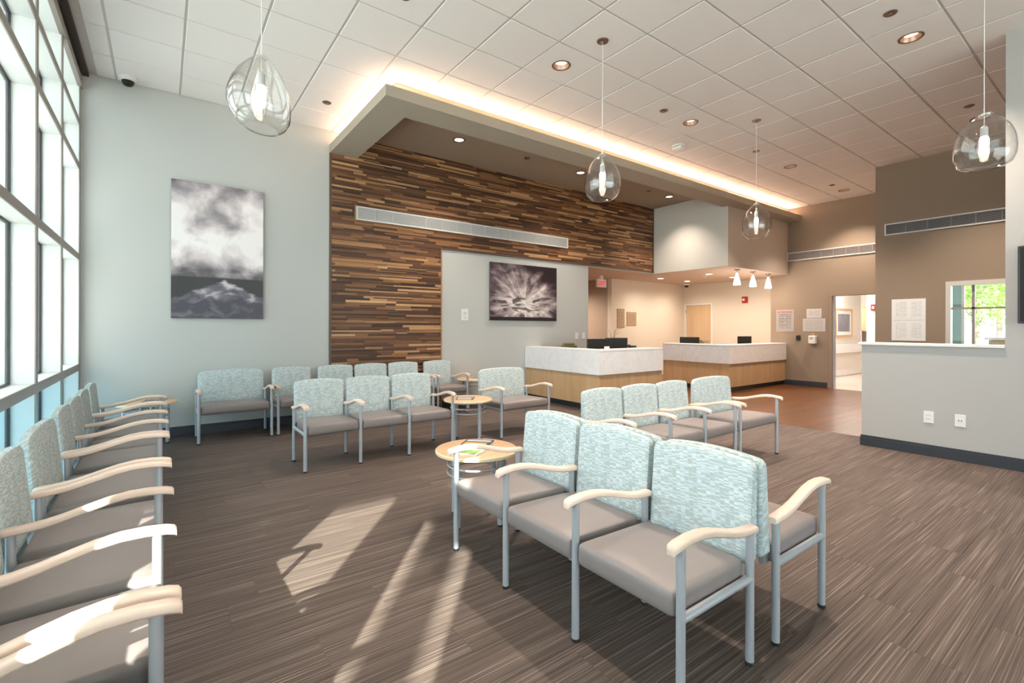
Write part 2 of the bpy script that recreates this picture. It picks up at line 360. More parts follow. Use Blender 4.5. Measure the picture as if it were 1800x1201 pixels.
def spot(parent, loc, watts, size=math.radians(95), blend=0.6, col=(1, 0.83, 0.68), rad=0.05):
    l = bpy.data.lights.new('lamp_light', 'SPOT'); l.energy = watts; l.spot_size = size; l.spot_blend = blend; l.color = col; l.shadow_soft_size = rad
    o = bpy.data.objects.new('lamp_light', l); COL.objects.link(o); o.parent = parent; o.location = loc; return o
def glow(parent, loc, watts, col=(1, 0.83, 0.68), rad=0.03):
    l = bpy.data.lights.new('lamp_light', 'POINT'); l.energy = watts; l.color = col; l.shadow_soft_size = rad
    o = bpy.data.objects.new('lamp_light', l); COL.objects.link(o); o.parent = parent; o.location = loc; return o

def proj(x, y, z):
    v = Vector((x, y, z - CAM_H)); d = v.dot(fw)
    if d < 0.05: return None
    return 900 + F_PX * v.dot(rt) / d, CYP - F_PX * v.dot(up) / d, d

# ================================================================== STRUCTURE
# ---- walls
w = MB().box(XW - 0.5, YB, 0, 7.31, YB + 0.14, ZC + 0.1).box(7.31, YB, ZR, 9.5, YB + 0.14, ZC + 0.1)
wall_back = struct('wall_back', w, 'pale', 'long pale back wall behind the rows of chairs and wood cladding', 'wall')
w = MB().box(9.5, 5.33, ZR, X1 + 0.6, YB + 0.14, ZC + 0.1)
wall_bulk = struct('wall_bulkhead', w, mat('bulkhead_paint', (0.66, 0.645, 0.59), 0.75), 'pale boxed bulkhead hanging above the far reception counter', 'wall')
part('front_face', B(9.5, 5.322, ZR, X1 + 0.6, 5.33, ZC), mat('beige_bulkhead_front', (0.68, 0.61, 0.53), 0.75), wall_bulk)  # front face given a warmer beige than the other faces
w = MB().box(X1, 4.42, 0, X1 + 0.14, 5.72, ZC + 0.1).box(X1, 2.9, 0, X1 + 0.14, 3.46, ZC + 0.1).box(X1, 3.46, 2.10, X1 + 0.14, 4.42, ZC + 0.1)
struct('wall_right', w, 'tan', 'far tan wall with an open doorway beside the reception counter', 'wall')
w = MB().box(X2, 2.05, 0, X2 + 0.14, 3.0, ZC + 0.1).box(X2, -2.6, 0, X2 + 0.14, 0.85, ZC + 0.1).box(X2, 0.85, 0, X2 + 0.14, 2.05, 0.95).box(X2, 0.85, 2.12, X2 + 0.14, 2.05, ZC + 0.1).box(X2 + 0.14, 2.88, 0, X1, 3.0, ZC + 0.1)
struct('wall_right.001', w, 'tan', 'nearer tan wall with a window and a directory sign behind the half wall', 'wall')
w = MB().box(X3, -4.6, 0, X3 + 0.15, 0.885, ZC + 0.1).box(X3, 0.885, 0, X3 + 0.15, 2.06, 1.17)
struct('wall_right.002', w, 'grey', 'grey half wall rising to full height at the right edge', 'wall')
struct('trim_1', B(X3 - 0.02, 0.885, 1.17, X3 + 0.17, 2.09, 1.20), 'trimw', 'white ledge capping the grey half wall', 'ledge', 0.004)
struct('wall_front', MB().box(X3 + 0.15, -2.6, 0, X2, -2.46, ZC + 0.1), 'tan', 'tan wall closing the lobby behind the half wall', 'wall')
w = MB().box(9.55, 8.55, 0, 12.9, 8.69, 3.0)
struct('wall_reception', w, 'cream', 'warm cream wall with two notice boards behind the reception desks', 'wall')
w = MB().box(9.55, 8.69, 0, 9.69, 12.6, 3.0).box(7.17, 12.6, 0, 9.69, 12.74, 3.0).box(7.17, YB + 0.14, 0, 7.31, 12.6, 3.0)
struct('wall_corridor', w, 'brown', 'shaded brown corridor walls below the exit sign', 'wall')
w = MB().box(12.75, 5.72, 0, 12.89, 7.60, 3.0).box(12.75, 8.50, 0, 12.89, 8.55, 3.0).box(12.75, 7.60, 2.08, 12.89, 8.50, 3.0).box(X1 + 0.14, 5.58, 0, 12.89, 5.72, 3.0)
struct('wall_reception.001', w, 'cream', 'cream wall with an oak door and red fire alarm in the reception', 'wall')
# room beyond the doorway
w = MB().box(X1 + 0.14, 5.33, 0, 17.0, 5.45, 2.9).box(19.6, 3.98, 0, 19.75, 9.0, 2.9).box(X1 + 0.14, 3.05, 0, 14.5, 3.17, 2.9).box(14.5, 3.05, 0, 14.62, 4.1, 2.9).box(14.62, 3.98, 0, 19.6, 4.1, 2.9).box(16.9, 8.9, 0, 19.6, 9.0, 2.9).box(16.88, 5.45, 0, 17.0, 8.9, 2.9)
struct('wall_clinic', w, mat('pale_clinic_paint', (0.74, 0.69, 0.62), 0.8), 'pale clinic corridor walls seen through the open doorway', 'wall')
struct('ceiling_clinic', MB().box(X1 + 0.14, 3.98, 2.8, 19.75, 9.0, 2.9).box(X1 + 0.14, 3.05, 2.8, 14.62, 3.98, 2.9), 'trimw', 'white ceiling of the clinic corridor beyond the doorway', 'ceiling')
# ---- floor slab + coverings
floor = struct('floor', MB().box(XW - 0.4, -4.7, -0.12, X2 + 0.14, 12.8, -0.012).box(X2 + 0.14, 2.88, -0.12, 19.75, 12.8, -0.012), 'slab', 'waiting room floor laid with brown carpet planks and wood planks', 'floor')
part('corridor_floor', B(X1 + 0.02, 3.1, -0.012, 19.7, 9.0, 0.0), 'vinylfloor', floor)
part('corridor_floor', MB().box(7.2, 7.14, -0.012, 12.8, 12.7, 0.0), 'woodfloor', floor)
# carpet planks
pw, pl = 0.25, 1.0
carpet_me = {}
def plank_mesh(key, w_, d_, m, inset=0.0004, store=carpet_me):
    if key not in store:
        store[key] = B(inset, inset, -0.012, w_ - inset, d_ - inset, 0.0).mesh('carpet_plank' if m == 'carpet' else 'floor_plank', M[m])
    return store[key]
rest = MB(); cand = []
xs0, xs1, ys0, ys1 = XW + 0.0, 7.08, -4.6, YB
ny = int((ys1 - ys0) / pw)
for j in range(ny + 1):
    y0 = ys1 - (j + 1) * pw; d = pw
    if y0 < ys0: continue
    off = (0.0, 0.37, 0.71, 0.2, 0.55, 0.86)[j % 6]
    x = xs0 - off
    while x < xs1:
        a, b = max(x, xs0), min(x + pl, xs1); x += pl
        if b - a < 0.02: continue
        vis = False
        for cx_, cy_ in ((a, y0), (b, y0), (a, y0 + d), (b, y0 + d), ((a + b) / 2, y0 + d / 2)):
            q = proj(cx_, cy_, 0)
            if q and -150 < q[0] < 1950 and q[1] < 1300: vis = True
        cand.append((vis, a, y0, b - a, d))
vis_planks = [c for c in cand if c[0]]
vis_planks.sort(key=lambda c: math.hypot(c[1] + c[3] / 2, c[2]))
for i, c in enumerate(vis_planks):
    _, a, y0, w_, d = c
    if i < 300:
        link('carpet_plank', plank_mesh((round(w_, 3), d, 'c'), w_, d, 'carpet'), floor, (a, y0, 0))
    else: rest.box(a, y0, -0.012, a + w_, y0 + d, 0)
for c in cand:
    if not c[0]: rest.box(c[1], c[2], -0.012, c[1] + c[3], c[2] + c[4], 0)
ro = part('carpet_field', rest, 'carpet', floor); ro['kind'] = 'stuff'
# wood planks
y0 = 1.95; j = 0
while y0 < 7.1:
    d = min(0.155, 7.14 - y0); x = 7.08 - (0.0, 0.52, 0.93, 0.31)[j % 4]
    while x < X1:
        a, b = max(x, 7.08), min(x + 1.25, X1 + 0.02); x += 1.25
        if b - a > 0.02:
            link('floor_plank', plank_mesh((round(b - a, 3), round(d, 3), 'w'), b - a, d, 'woodfloor'), floor, (a, y0, 0))
    y0 += 0.155; j += 1
part('lobby_floor', B(7.08, -2.5, -0.012, X2, 1.95, 0), 'woodfloor', floor)

# ---- ceiling grid and tiles
ceiling = struct('ceiling', B(XW - 0.3, -4.7, ZC + 0.05, X1 + 0.6, YB + 0.2, ZC + 0.15), 'tee', 'suspended ceiling of square white acoustic tiles', 'ceiling')
holes = {}
def cell(x, y): return (math.floor((x - GX) / GP), math.floor((GY - y) / GP))
DL = [(3.51, 3.88), (5.95, 3.88), (9.0, 3.88), (11.42, 3.88), (5.95, 1.455), (9.0, 1.455), (1.1, 1.455), (3.51, 1.455)]  # last two are unseen lamps added to brighten the foreground
for q in DL: holes[cell(*q)] = q
def snap(x, y):
    i, k = cell(x, y); return GX + GP * (i + 0.5), GY - GP * (k + 0.5)
ring_in = (2.38, 5.45)   # inner corner of the soffit ring
tiles = []; tile_me = {}
def tile_mesh(w_, d_, hole=False):
    key = (round(w_, 3), round(d_, 3), hole)
    if key in tile_me: return tile_me[key]
    g = 0.008; x0, y0, x1, y1 = g, g, w_ - g, d_ - g; mb = MB()
    if not hole:
        t = 0.006
        mb.add([(x0 + t, y0 + t, 0), (x1 - t, y0 + t, 0), (x1 - t, y1 - t, 0), (x0 + t, y1 - t, 0), (x0, y0, 0.008), (x1, y0, 0.008), (x1, y1, 0.008), (x0, y1, 0.008), (x0, y0, 0.03), (x1, y0, 0.03), (x1, y1, 0.03), (x0, y1, 0.03)],
               [(0, 3, 2, 1)] + [(i, (i + 1) % 4, 4 + (i + 1) % 4, 4 + i) for i in range(4)] + [(4 + i, 4 + (i + 1) % 4, 8 + (i + 1) % 4, 8 + i) for i in range(4)])
    else:
        n = 32; cx_, cy_, r = w_ / 2, d_ / 2, 0.083; hw, hd = cx_ - x0, cy_ - y0; V = []
        for k in range(n):
            a = 2 * PI * k / n; ca, sa = math.cos(a), math.sin(a); s_ = 1 / max(abs(ca) / hw, abs(sa) / hd)
            V.append((cx_ + ca * s_, cy_ + sa * s_, 0))
        V += [(cx_ + r * math.cos(2 * PI * k / n), cy_ + r * math.sin(2 * PI * k / n), 0) for k in range(n)]
        V += [(x, y, 0.03) for x, y, z in V[:n]]
        mb.add(V, [(k, n + k, n + (k + 1) % n, (k + 1) % n) for k in range(n)] + [(k, (k + 1) % n, 2 * n + (k + 1) % n, 2 * n + k) for k in range(n)])
    tile_me[key] = mb.mesh('ceiling_tile', M['tile']); return tile_me[key]
trest = MB()
xl = [XW + 0.13] + [GX + GP * i for i in range(0, 22) if GX + GP * i < X1 - 0.05] + [X1]
yl = [YB] + [GY - GP * k for k in range(0, 19) if GY - GP * k > -4.6]
for i in range(len(xl) - 1):
    for k in range(len(yl) - 1):
        a, b, y1_, y0_ = xl[i], xl[i + 1], yl[k], yl[k + 1]
        if a > ring_in[0] - 0.2 and y0_ > ring_in[1] - 0.2: continue
        c_ = cell((a + b) / 2, (y0_ + y1_) / 2) if i > 0 and k > 0 else None
        near = False
        for px_, py_ in ((a, y0_), (b, y0_), (a, y1_), (b, y1_)):
            q = proj(px_, py_, ZC)
            if q and -120 < q[0] < 1920 and q[1] > -120: near = True
        if near: tiles.append((a, y0_, b - a, y1_ - y0_, (c_ in holes)))
        elif c_ not in holes: trest.box(a + 0.011, y0_ + 0.011, ZC, b - 0.011, y1_ - 0.011, ZC + 0.03)
for a, y0_, w_, d_, h in tiles:
    link('ceiling_tile', tile_mesh(w_, d_, h), ceiling, (a, y0_, ZC))
if trest.v:
    o = part('ceiling_field', trest, 'tile', ceiling); o['kind'] = 'stuff'
# runners of the grid
for x in xl[1:-1]:
    y_end = YB if x < ring_in[0] - 0.2 else ring_in[1]
    part('grid_runner', B(x - 0.012, -4.6, ZC + 0.006, x + 0.012, y_end, ZC + 0.03), 'tee', ceiling)
for y in yl[1:]:
    x_end = X1 if y < ring_in[1] - 0.2 else ring_in[0]
    part('grid_runner', B(XW + 0.13, y - 0.012, ZC + 0.008, x_end, y + 0.012, ZC + 0.03), 'tee', ceiling)
part('edge_trim', B(XW + 0.06, -4.6, ZC - 0.002, XW + 0.14, YB, ZC + 0.03), 'tee', ceiling)
# recess ceiling above the wood wall
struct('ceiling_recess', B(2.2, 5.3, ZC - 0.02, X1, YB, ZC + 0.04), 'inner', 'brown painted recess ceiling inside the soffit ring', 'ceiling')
# soffit ring (L-shaped beam) with upstand and light strip
ox, oy = 1.975, 5.03; ix, iy = 2.375, 5.44
soff = thing('cove_soffit', 'beige L-shaped ceiling soffit with glowing cove light along its top', 'soffit', kind='structure')
part('beam', MB().prism([(ox, YB), (ox, oy), (X1, oy), (X1, iy), (ix, iy), (ix, YB)], 3.91, 4.035), 'soffit', soff)
part('upstand', MB().prism([(ix - 0.05, YB), (ix - 0.05, iy - 0.05), (X1, iy - 0.05), (X1, iy), (ix, iy), (ix, YB)], 4.035, ZC - 0.02), 'soffit', soff)
part('light_strip', MB().prism([(ox + 0.17, YB - 0.03), (ox + 0.17, oy + 0.17), (X1 - 0.03, oy + 0.17), (X1 - 0.03, oy + 0.21), (ox + 0.21, oy + 0.21), (ox + 0.21, YB - 0.03)], 4.037, 4.055), 'cove', soff)
# reception ceiling
w = MB().box(7.2, YB + 0.14, ZR, 12.9, 8.69, ZR + 0.1).box(9.5, 5.335, ZR - 0.004, 12.9, YB + 0.14, ZR).box(7.2, 8.69, ZR, 9.7, 12.7, ZR + 0.1).box(7.31, YB, ZR - 0.004, 9.5, YB + 0.14, ZR)
struct('ceiling_reception', w, 'recceil', 'low warm ceiling over the reception desks', 'ceiling')

# ---- baseboards
def bboard(name, x0, y0, x1, y1, nrm, label):
    nx, ny_ = nrm; t = 0.014
    e = thing(name, label, 'baseboard', kind='structure')
    def slab(th, z0, z1, nm):
        ax0, ax1 = sorted((x0, x1)); ay0, ay1 = sorted((y0, y1))
        if nx: ax0, ax1 = (x0 - th, x0) if nx < 0 else (x0, x0 + th)
        if ny_: ay0, ay1 = (y0 - th, y0) if ny_ < 0 else (y0, y0 + th)
        part(nm, B(ax0, ay0, z0, ax1, ay1, z1), 'base', e, bevel=0.003)
    slab(t, 0.0, 0.096, 'board'); slab(t * 0.6, 0.096, 0.122, 'moulding')
bboard('baseboard_back', XW, YB, 7.31, YB, (0, -1), 'charcoal baseboard running under the back row of chairs')
bboard('baseboard_right', X3, -4.5, X3, 2.06, (-1, 0), 'charcoal baseboard along the grey half wall')
bboard('baseboard_end', X3 - 0.014, 2.06, X3 + 0.15, 2.06, (0, 1), 'charcoal baseboard wrapping the end of the half wall')
bboard('baseboard_far', X1, 4.47, X1, 5.5, (-1, 0), 'dark baseboard on the far tan wall beside the doorway')

# ---- window wall on the left
win = thing('window_1', 'tall gridded curtain-wall windows along the left wall', 'window', kind='structure')
my = [7.16, 6.0, 4.9, 3.77, 2.63, 1.5, 0.37, -0.76]
tz = [(0.0, 0.06), (0.87, 0.94), (2.10, 2.165), (3.11, 3.17), (3.60, 3.66), (4.04, 4.12)]
XO = -1.12; XG = -0.885
mw = 0.032
mm_ = B(XO, -mw, 0, XW - 0.008, mw, 4.2).mesh('mullion', M['alu']); mc_ = B(XW - 0.008, -mw - 0.002, 0, XW, mw + 0.002, 4.2).mesh('mullion_cap', M['cap'])
mg_ = B(XG - 0.012, -mw - 0.014, 0.0, XG + 0.012, mw + 0.014, 4.1).mesh('gasket', M['gasket'])
for y in my:
    o = link('mullion', mm_, win, (0, y, 0)); link('mullion_cap', mc_, o); link('gasket', mg_, o)
for z0, z1 in tz:
    o = part('transom', B(XO, my[-1], z0, XW - 0.008, my[0], z1), 'alu', win)
    part('transom_cap', B(XW - 0.008, my[-1], z0 - 0.002, XW + 0.001, my[0], z1 + 0.002), 'cap', o)
    part('gasket', B(XG - 0.012, my[-1], max(0, z0 - 0.012), XG + 0.012, my[0], z1 + 0.012), 'gasket', o)
for a, b in zip(my[1:], my[:-1]):
    for (z0, z1), (z2, z3) in zip(tz[:-1], tz[1:]):
        part('pane', B(XG - 0.006, a + mw, z1, XG + 0.006, b - mw, z2), 'glass' if z1 > 0.5 else 'tinted', win)
struct('trim_2', MB().box(XW - 0.02, -4.6, 4.035, XW + 0.02, YB, 4.12).box(XW - 0.4, -4.6, 4.12, XW - 0.02, YB, ZC + 0.1), 'cap', 'taupe head trim where the window wall meets the ceiling', 'trim')
part('shade_pocket', B(XW + 0.02, -4.6, 4.19, XW + 0.07, YB, 4.24), mat('dark_shade_pocket', (0.06, 0.045, 0.035), 0.7), bpy.data.objects['trim_2'])
struct('wall_left', MB().box(XO, 7.185, 0, XW, YB, 4.3).box(XO, -4.7, 0, XW, -0.79, 4.3), 'alu', 'pale wall piers at both ends of the left window wall', 'wall')
# south glazing behind the viewpoint
win2 = thing('window_2', 'large windows behind the viewpoint', 'window', kind='structure')
YS = -4.6
for x in [XW, 0.5, 1.75, 3.0, 4.25, 5.5, 6.6]:
    part('mullion', B(x - 0.035, YS - 0.1, 0, x + 0.035, YS, 3.4), 'alu', win2)
for z in (0.03, 0.9, 2.1, 3.37):
    part('transom', B(XW, YS - 0.1, z - 0.03, 6.6, YS, z + 0.03), 'alu', win2)
xs_ = [XW, 0.5, 1.75, 3.0, 4.25, 5.5, 6.6]
for a, b in zip(xs_[:-1], xs_[1:]):
    for z0, z1 in ((0.06, 0.87), (0.93, 2.07), (2.13, 3.34)):
        part('pane', B(a + 0.035, YS - 0.055, z0, b - 0.035, YS - 0.045, z1), 'glass', win2)
struct('wall_front.001', B(XW - 0.4, YS - 0.1, 3.4, X3 + 0.15, YS, ZC + 0.1), 'pale', 'pale wall above the windows behind the viewpoint', 'wall')

# ---- outside
tag(part('ground', MB().box(-60, -60, -0.3, 90, 70, -0.125), 'out_ground'), 'pale sunlit pavement outside the windows', 'ground', kind='structure')
can = thing('sun_shade_canopy', 'unseen flat concrete canopy on posts, set to cut the sun off the window wall', 'canopy', (0, 0, 0))  # unseen; read off the sun patch edge, sized to cut off the sun
part('shade_slab', B(-10, -6.22, 6.5, -1.6, 4.6, 6.8), 'canopyc', can)
for x, y in ((-3.5, -3.29), (-9.6, -5.8), (-9.6, 4.2), (-3.5, 4.2)):  # first post set to narrow the sun streaks
    part('post', MB().tube([(x, y, -0.125), (x, y, 6.5)], 0.12, 16), 'canopyc', can)

pch = thing('sun_block_roof', 'unseen deep flat roof added to keep the sun off the windows behind the viewpoint', 'porch')  # unseen roof added only to block sun through the south glazing
part('shade_slab', B(-7.5, -11.2, 3.75, 9.0, -4.72, 3.95), 'canopyc', pch)
for x in (-7.2, 0.6, 8.7): part('post', MB().tube([(x, -11.0, -0.125), (x, -11.0, 3.75)], 0.11, 16), 'canopyc', pch)

# ================================================================== WOOD CLADDING
clad = thing('wall_cladding', 'brown patchwork of thin wood strips cladding the back wall', 'cladding', kind='structure')
part('backing', MB().box(2.0, YB - 0.006, 0, 3.8, YB, 3.93).box(2.36, YB - 0.006, 3.93, 3.8, YB, ZC - 0.02).box(3.8, YB - 0.006, 2.70, 9.5, YB, ZC - 0.02), 'dstrip', clad)
strips = []
rowh = 0.034; nrow = int((ZC - 0.02) / rowh)
for r in range(nrow + 1):
    z0 = r * rowh; z1 = min(z0 + rowh, ZC - 0.02)
    if z1 - z0 < 0.01: continue
    xe = 3.795 if z0 < 2.695 else 9.5
    xs = 2.0 if z1 < 3.93 else 2.36
    x = xs - random.random() * 0.4
    while x < xe:
        L_ = random.choice((0.18, 0.3, 0.42, 0.55, 0.7, 0.9)) * random.uniform(0.85, 1.15)
        a, b = max(x, xs), min(x + L_, xe); x += L_
        if b - a < 0.03: continue
        # split some rows into two thin laths
        if random.random() < 0.3:
            zm = (z0 + z1) / 2; strips.append((a, b, z0, zm)); strips.append((a, b, zm, z1))
        else: strips.append((a, b, z0, z1))
def seen_area(s):
    a, b, z0, z1 = s; q0 = proj(a, YB, z0); q1 = proj(b, YB, z1)
    hid = z0 < 0.75
    return 0 if hid else abs(q1[0] - q0[0]) * abs(proj(a, YB, z0)[1] - proj(a, YB, z1)[1])
strips.sort(key=seen_area, reverse=True)
srest = MB()
for i, (a, b, z0, z1) in enumerate(strips):
    t = random.uniform(0.010, 0.018)
    if i < 300:
        key = (round((b - a) / 0.05), round((z1 - z0) / 0.005), round(t, 3))
        part('wood_strip', B(a + 0.0006, YB - t, z0 + 0.0006, b - 0.0006, YB - 0.004, z1 - 0.0006), 'strip', clad)
    else: srest.box(a + 0.0006, YB - t, z0 + 0.0006, b - 0.0006, YB - 0.004, z1 - 0.0006)
o = part('wood_strips', srest, 'strip', clad); o['kind'] = 'stuff'
part('edge_trim', B(1.97, YB - 0.022, 0, 2.0, YB, 3.91), 'dstrip', clad)
part('edge_trim', B(3.795, YB - 0.022, 0, 3.815, YB, 2.70), 'lstrip', clad)
part('edge_trim', B(3.795, YB - 0.022, 2.675, 9.5, YB, 2.695), 'dstrip', clad)
part('edge_trim', B(9.47, YB - 0.022, 2.675, 9.5, YB, ZC - 0.02), 'dstrip', clad)

# ================================================================== LINEAR VENTS
def vent(label, p0, axis, length, h, z, nrm, n_div, bm='blade', fm='white', back='grille_back'):
    """frame, backing, horizontal blades, vertical dividers; local x along the length, local -y outwards"""
    e = thing('air_vent', label, 'vent', p0, axis, 'linear air vents')
    part('backing', B(0.015, -0.004, -h / 2 + 0.015, length - 0.015, 0.0, h / 2 - 0.015), back, e)
    f = 0.018
    for q in ((0, -h / 2, length, -h / 2 + f), (0, h / 2 - f, length, h / 2), (0, -h / 2 + f, f, h / 2 - f), (length - f, -h / 2 + f, length, h / 2 - f)):
        part('frame', B(q[0], -0.022, q[1], q[2], 0, q[3]), fm, e)
    nb = 7
    bl = B(f, -0.016, -0.003, length - f, -0.005, 0.003).mesh('blade', M[bm])
    for k in range(nb):
        link('blade', bl, e, (0, 0, -h / 2 + f + (h - 2 * f) * (k + 0.5) / nb))
    dv = B(-0.004, -0.017, -h / 2 + f, 0.004, -0.004, h / 2 - f).mesh('divider', M[bm])
    for k in range(1, n_div): link('divider', dv, e, (length * k / n_div, 0, 0))
    return e
v1 = vent('long white vent set in the wood strip wall', (2.36, YB - 0.019, 3.085), 0, 4.33, 0.205, 0, 0, 15)
part('surround', MB().box(-0.02, -0.012, -0.115, 0, 0.012, 0.115), 'lstrip', v1)
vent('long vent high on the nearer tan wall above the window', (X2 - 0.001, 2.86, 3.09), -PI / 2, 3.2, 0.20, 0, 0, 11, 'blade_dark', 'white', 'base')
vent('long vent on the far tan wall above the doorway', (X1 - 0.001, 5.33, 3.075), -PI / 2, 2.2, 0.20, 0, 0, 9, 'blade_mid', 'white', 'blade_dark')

# ================================================================== CHAIRS
PITCH = 0.52; DEP = 0.235
def rounded_outline(w_, z0, z1, R, arch, n=7, rb=0.02):
    pts = []
    def arc(cx_, cz, r, a0, a1):
        for k in range(n + 1):
            a = a0 + (a1 - a0) * k / n; pts.append([cx_ + r * math.cos(a), cz + r * math.sin(a)])
    h = w_ / 2
    arc(h - rb, z0 + rb, rb, -PI / 2, 0); arc(h - R, z1 - R, R, 0, PI / 2)
    for k in range(1, 8): pts.append([h - R - (w_ - 2 * R) * k / 8, z1])
    arc(-h + R, z1 - R, R, PI / 2, PI); arc(-h + rb, z0 + rb, rb, PI, 3 * PI / 2)
    for p in pts:
        f = max(0, (p[1] - z0) / (z1 - z0)); p[1] += arch * (1 - (p[0] / h) ** 2) * f ** 3
    return pts
def backrest_mesh(w_, R):
    z0, z1 = 0.385, 0.796; out = rounded_outline(w_, z0, z1, R, 0.020); n = len(out); cz = 0.6
    def ring(inset, y):
        k = [(p[0] * (1 - inset / (w_ / 2)), cz + (p[1] - cz) * (1 - inset / 0.2)) for p in out]
        return k, y
    mb = MB(); layers = [(0.16, -0.009), (0.10, -0.0075), (0.05, -0.004), (0.022, 0.0), (0.008, 0.005), (0, 0.014), (0, 0.075), (0.006, 0.083), (0.02, 0.088), (0.12, 0.09)]
    V = []
    for ins, t in layers:
        for p in out:
            x = p[0] * (1 - ins / (w_ / 2)); z = cz + (p[1] - cz) * (1 - ins / 0.22)
            # wedge: the front face leans back, the rear face stays upright
            lean = 0.040 * max(0, (z - z0) / (z1 - z0)); y = t + lean * (1 - t / 0.09)
            V.append((x, 0.255 - 0.235 + y - 0.004, z))
    Fc = [(i * n + k, i * n + (k + 1) % n, (i + 1) * n + (k + 1) % n, (i + 1) * n + k) for i in range(len(layers) - 1) for k in range(n)]
    Fc += [tuple(range(n)), tuple((len(layers) - 1) * n + k for k in range(n))]
    # local origin: rear-leg line
    V = [(x, y, z) for x, y, z in V]
    mb.add(V, Fc); return mb.mesh('backrest', M['fabric'], True)
def seat_mesh(w_, d_):
    hx, hy, hz, r = w_ / 2, d_ / 2, 0.05, 0.026
    g = [-1, -0.97, -0.9, -0.6, -0.2, 0.2, 0.6, 0.9, 0.97, 1]; n = len(g); V = {}; vs_ = []; fs = []
    def vid(a, b, c):
        k = (a, b, c)
        if k not in V:
            p = Vector((a * hx, b * hy, c * hz)); q = Vector((max(-hx + r, min(hx - r, p.x)), max(-hy + r, min(hy - r, p.y)), max(-hz + r, min(hz - r, p.z))))
            d = p - q
            if d.length > 1e-6: p = q + d.normalized() * r
            if c > 0: p.z += 0.010 * (1 - a ** 4) * (1 - b ** 4)
            p.z -= 0.012 * (b + 1) / 2 * (1 if c > 0 else 0.6)
            V[k] = len(vs_); vs_.append(p)
        return V[k]
    for ax in range(3):
        for s in (-1, 1):
            for i in range(n - 1):
                for j in range(n - 1):
                    q = []
                    for a, b in ((g[i], g[j]), (g[i + 1], g[j]), (g[i + 1], g[j + 1]), (g[i], g[j + 1])):
                        c = [0, 0, 0]; c[ax] = s; c[(ax + 1) % 3] = a; c[(ax + 2) % 3] = b; q.append(vid(*c))
                    fs.append(tuple(q))
    return MB().add(vs_, fs).mesh('seat', M['vinyl'], True)
# armrest profile, front (-y) to rear (+y), top heights
ARM = [(-0.292, 0.612), (-0.285, 0.621), (-0.26, 0.628), (-0.20, 0.634), (-0.13, 0.633), (-0.06, 0.622), (0.01, 0.603), (0.08, 0.583), (0.14, 0.570), (0.20, 0.563), (0.245, 0.561), (0.262, 0.558), (0.268, 0.552)]
def arm_mesh():
    hw, th = 0.024, 0.029; sec = [(-hw, -th + 0.006), (-hw + 0.005, -th), (hw - 0.005, -th), (hw, -th + 0.006), (hw, -0.010), (hw - 0.004, -0.003), (hw - 0.011, 0), (-hw + 0.011, 0), (-hw + 0.004, -0.003), (-hw, -0.010)]
    V = []; n = len(sec); m = len(ARM)
    for i, (y, z) in enumerate(ARM):
        k = 0.72 if i in (0, m - 1) else (0.93 if i in (1, m - 2) else 1.0)
        for x, dz in sec: V.append((x * k, y, z + dz * (0.9 if k < 0.9 else 1) ))
    Fc = [(i * n + k, i * n + (k + 1) % n, (i + 1) * n + (k + 1) % n, (i + 1) * n + k) for i in range(m - 1) for k in range(n)]
    Fc += [tuple(range(n)), tuple((m - 1) * n + k for k in range(n))]
    return MB().add(V, Fc).mesh('armrest', M['maple'], True)
LR = 0.0165
leg_f = MB().tube([(0, 0, 0.012), (0, 0, 0.604)], LR, 16).mesh('leg', M['metal'], True)
leg_r = MB().tube([(0, 0, 0.012), (0, 0, 0.538)], LR, 16).mesh('leg', M['metal'], True)
foot_me = MB().lathe([(0.0165, 0.0), (0.018, 0.003), (0.018, 0.012), (0.0165, 0.014)], 16).mesh('foot_cap', M['foot'], True)
rail_me = MB().tube([(0, -DEP, 0.348), (0, DEP, 0.348)], 0.0165, 14).mesh('side_rail', M['metal'], True)
arm_me = arm_mesh()
brk_me = B(-0.012, 0.222, 0.335, 0.012, 0.262, 0.40).mesh('back_bracket', M['metal'])
BACK = {}; SEAT = {}
def make_seating(name, label, cat, n, pitch=PITCH, group=None):
    t = thing(name, label, cat, group=group)
    L_ = n * pitch; x0 = -L_ / 2
    wide = pitch > 0.6
    key = (pitch,)
    if key not in BACK:
        BACK[key] = backrest_mesh(pitch - 0.03, 0.060 if wide else 0.030); SEAT[key] = seat_mesh(pitch - 0.036, 0.475)
    for i in range(n + 1):
        x = x0 + i * pitch
        for y, me in ((-DEP, leg_f), (DEP, leg_r)):
            l = link('leg', me, t, (x, y, 0)); link('foot_cap', foot_me, l)
        link('side_rail', rail_me, t, (x, 0, 0)); link('armrest', arm_me, t, (x, 0, 0))
    for i in range(n):
        xc = x0 + (i + 0.5) * pitch
        link('seat', SEAT[key], t, (xc, -0.012, 0.388)); link('backrest', BACK[key], t, (xc, DEP - 0.01, 0))
        for s in (-1, 1): link('back_bracket', brk_me, t, (xc + s * (pitch / 2 - 0.05), 0, 0))
    for y in (-0.17, 0.17): part('seat_rail', MB().tube([(x0, y, 0.332), (-x0, y, 0.332)], 0.011, 10), 'metal', t, True)
    return t
G = 'waiting room seating'
def place(o, loc, rz): o.location = (*loc, 0); o.rotation_euler = (0, 0, rz); return o
t3 = make_seating('tandem_seating', 'three-seat row facing the camera at left centre, beside a round table', 'bench seating', 3, group=G)
place(t3, (1.86, 4.95), 0)
dup(t3, (1.685, 1.76, 0), -PI / 2, 'nearest three-seat row in the foreground, facing the windows at left')
dup(t3, (2.365, 1.755, 0), PI / 2, 'three-seat row back to back with the foreground row, facing the right wall')
dup(t3, (3.73, 2.685, 0), 0, 'three-seat row right of centre, just behind the foreground back-to-back rows')
dup(t3, (2.55, 6.775, 0), 0, 'three-seat row against the wood strip wall in the back row')
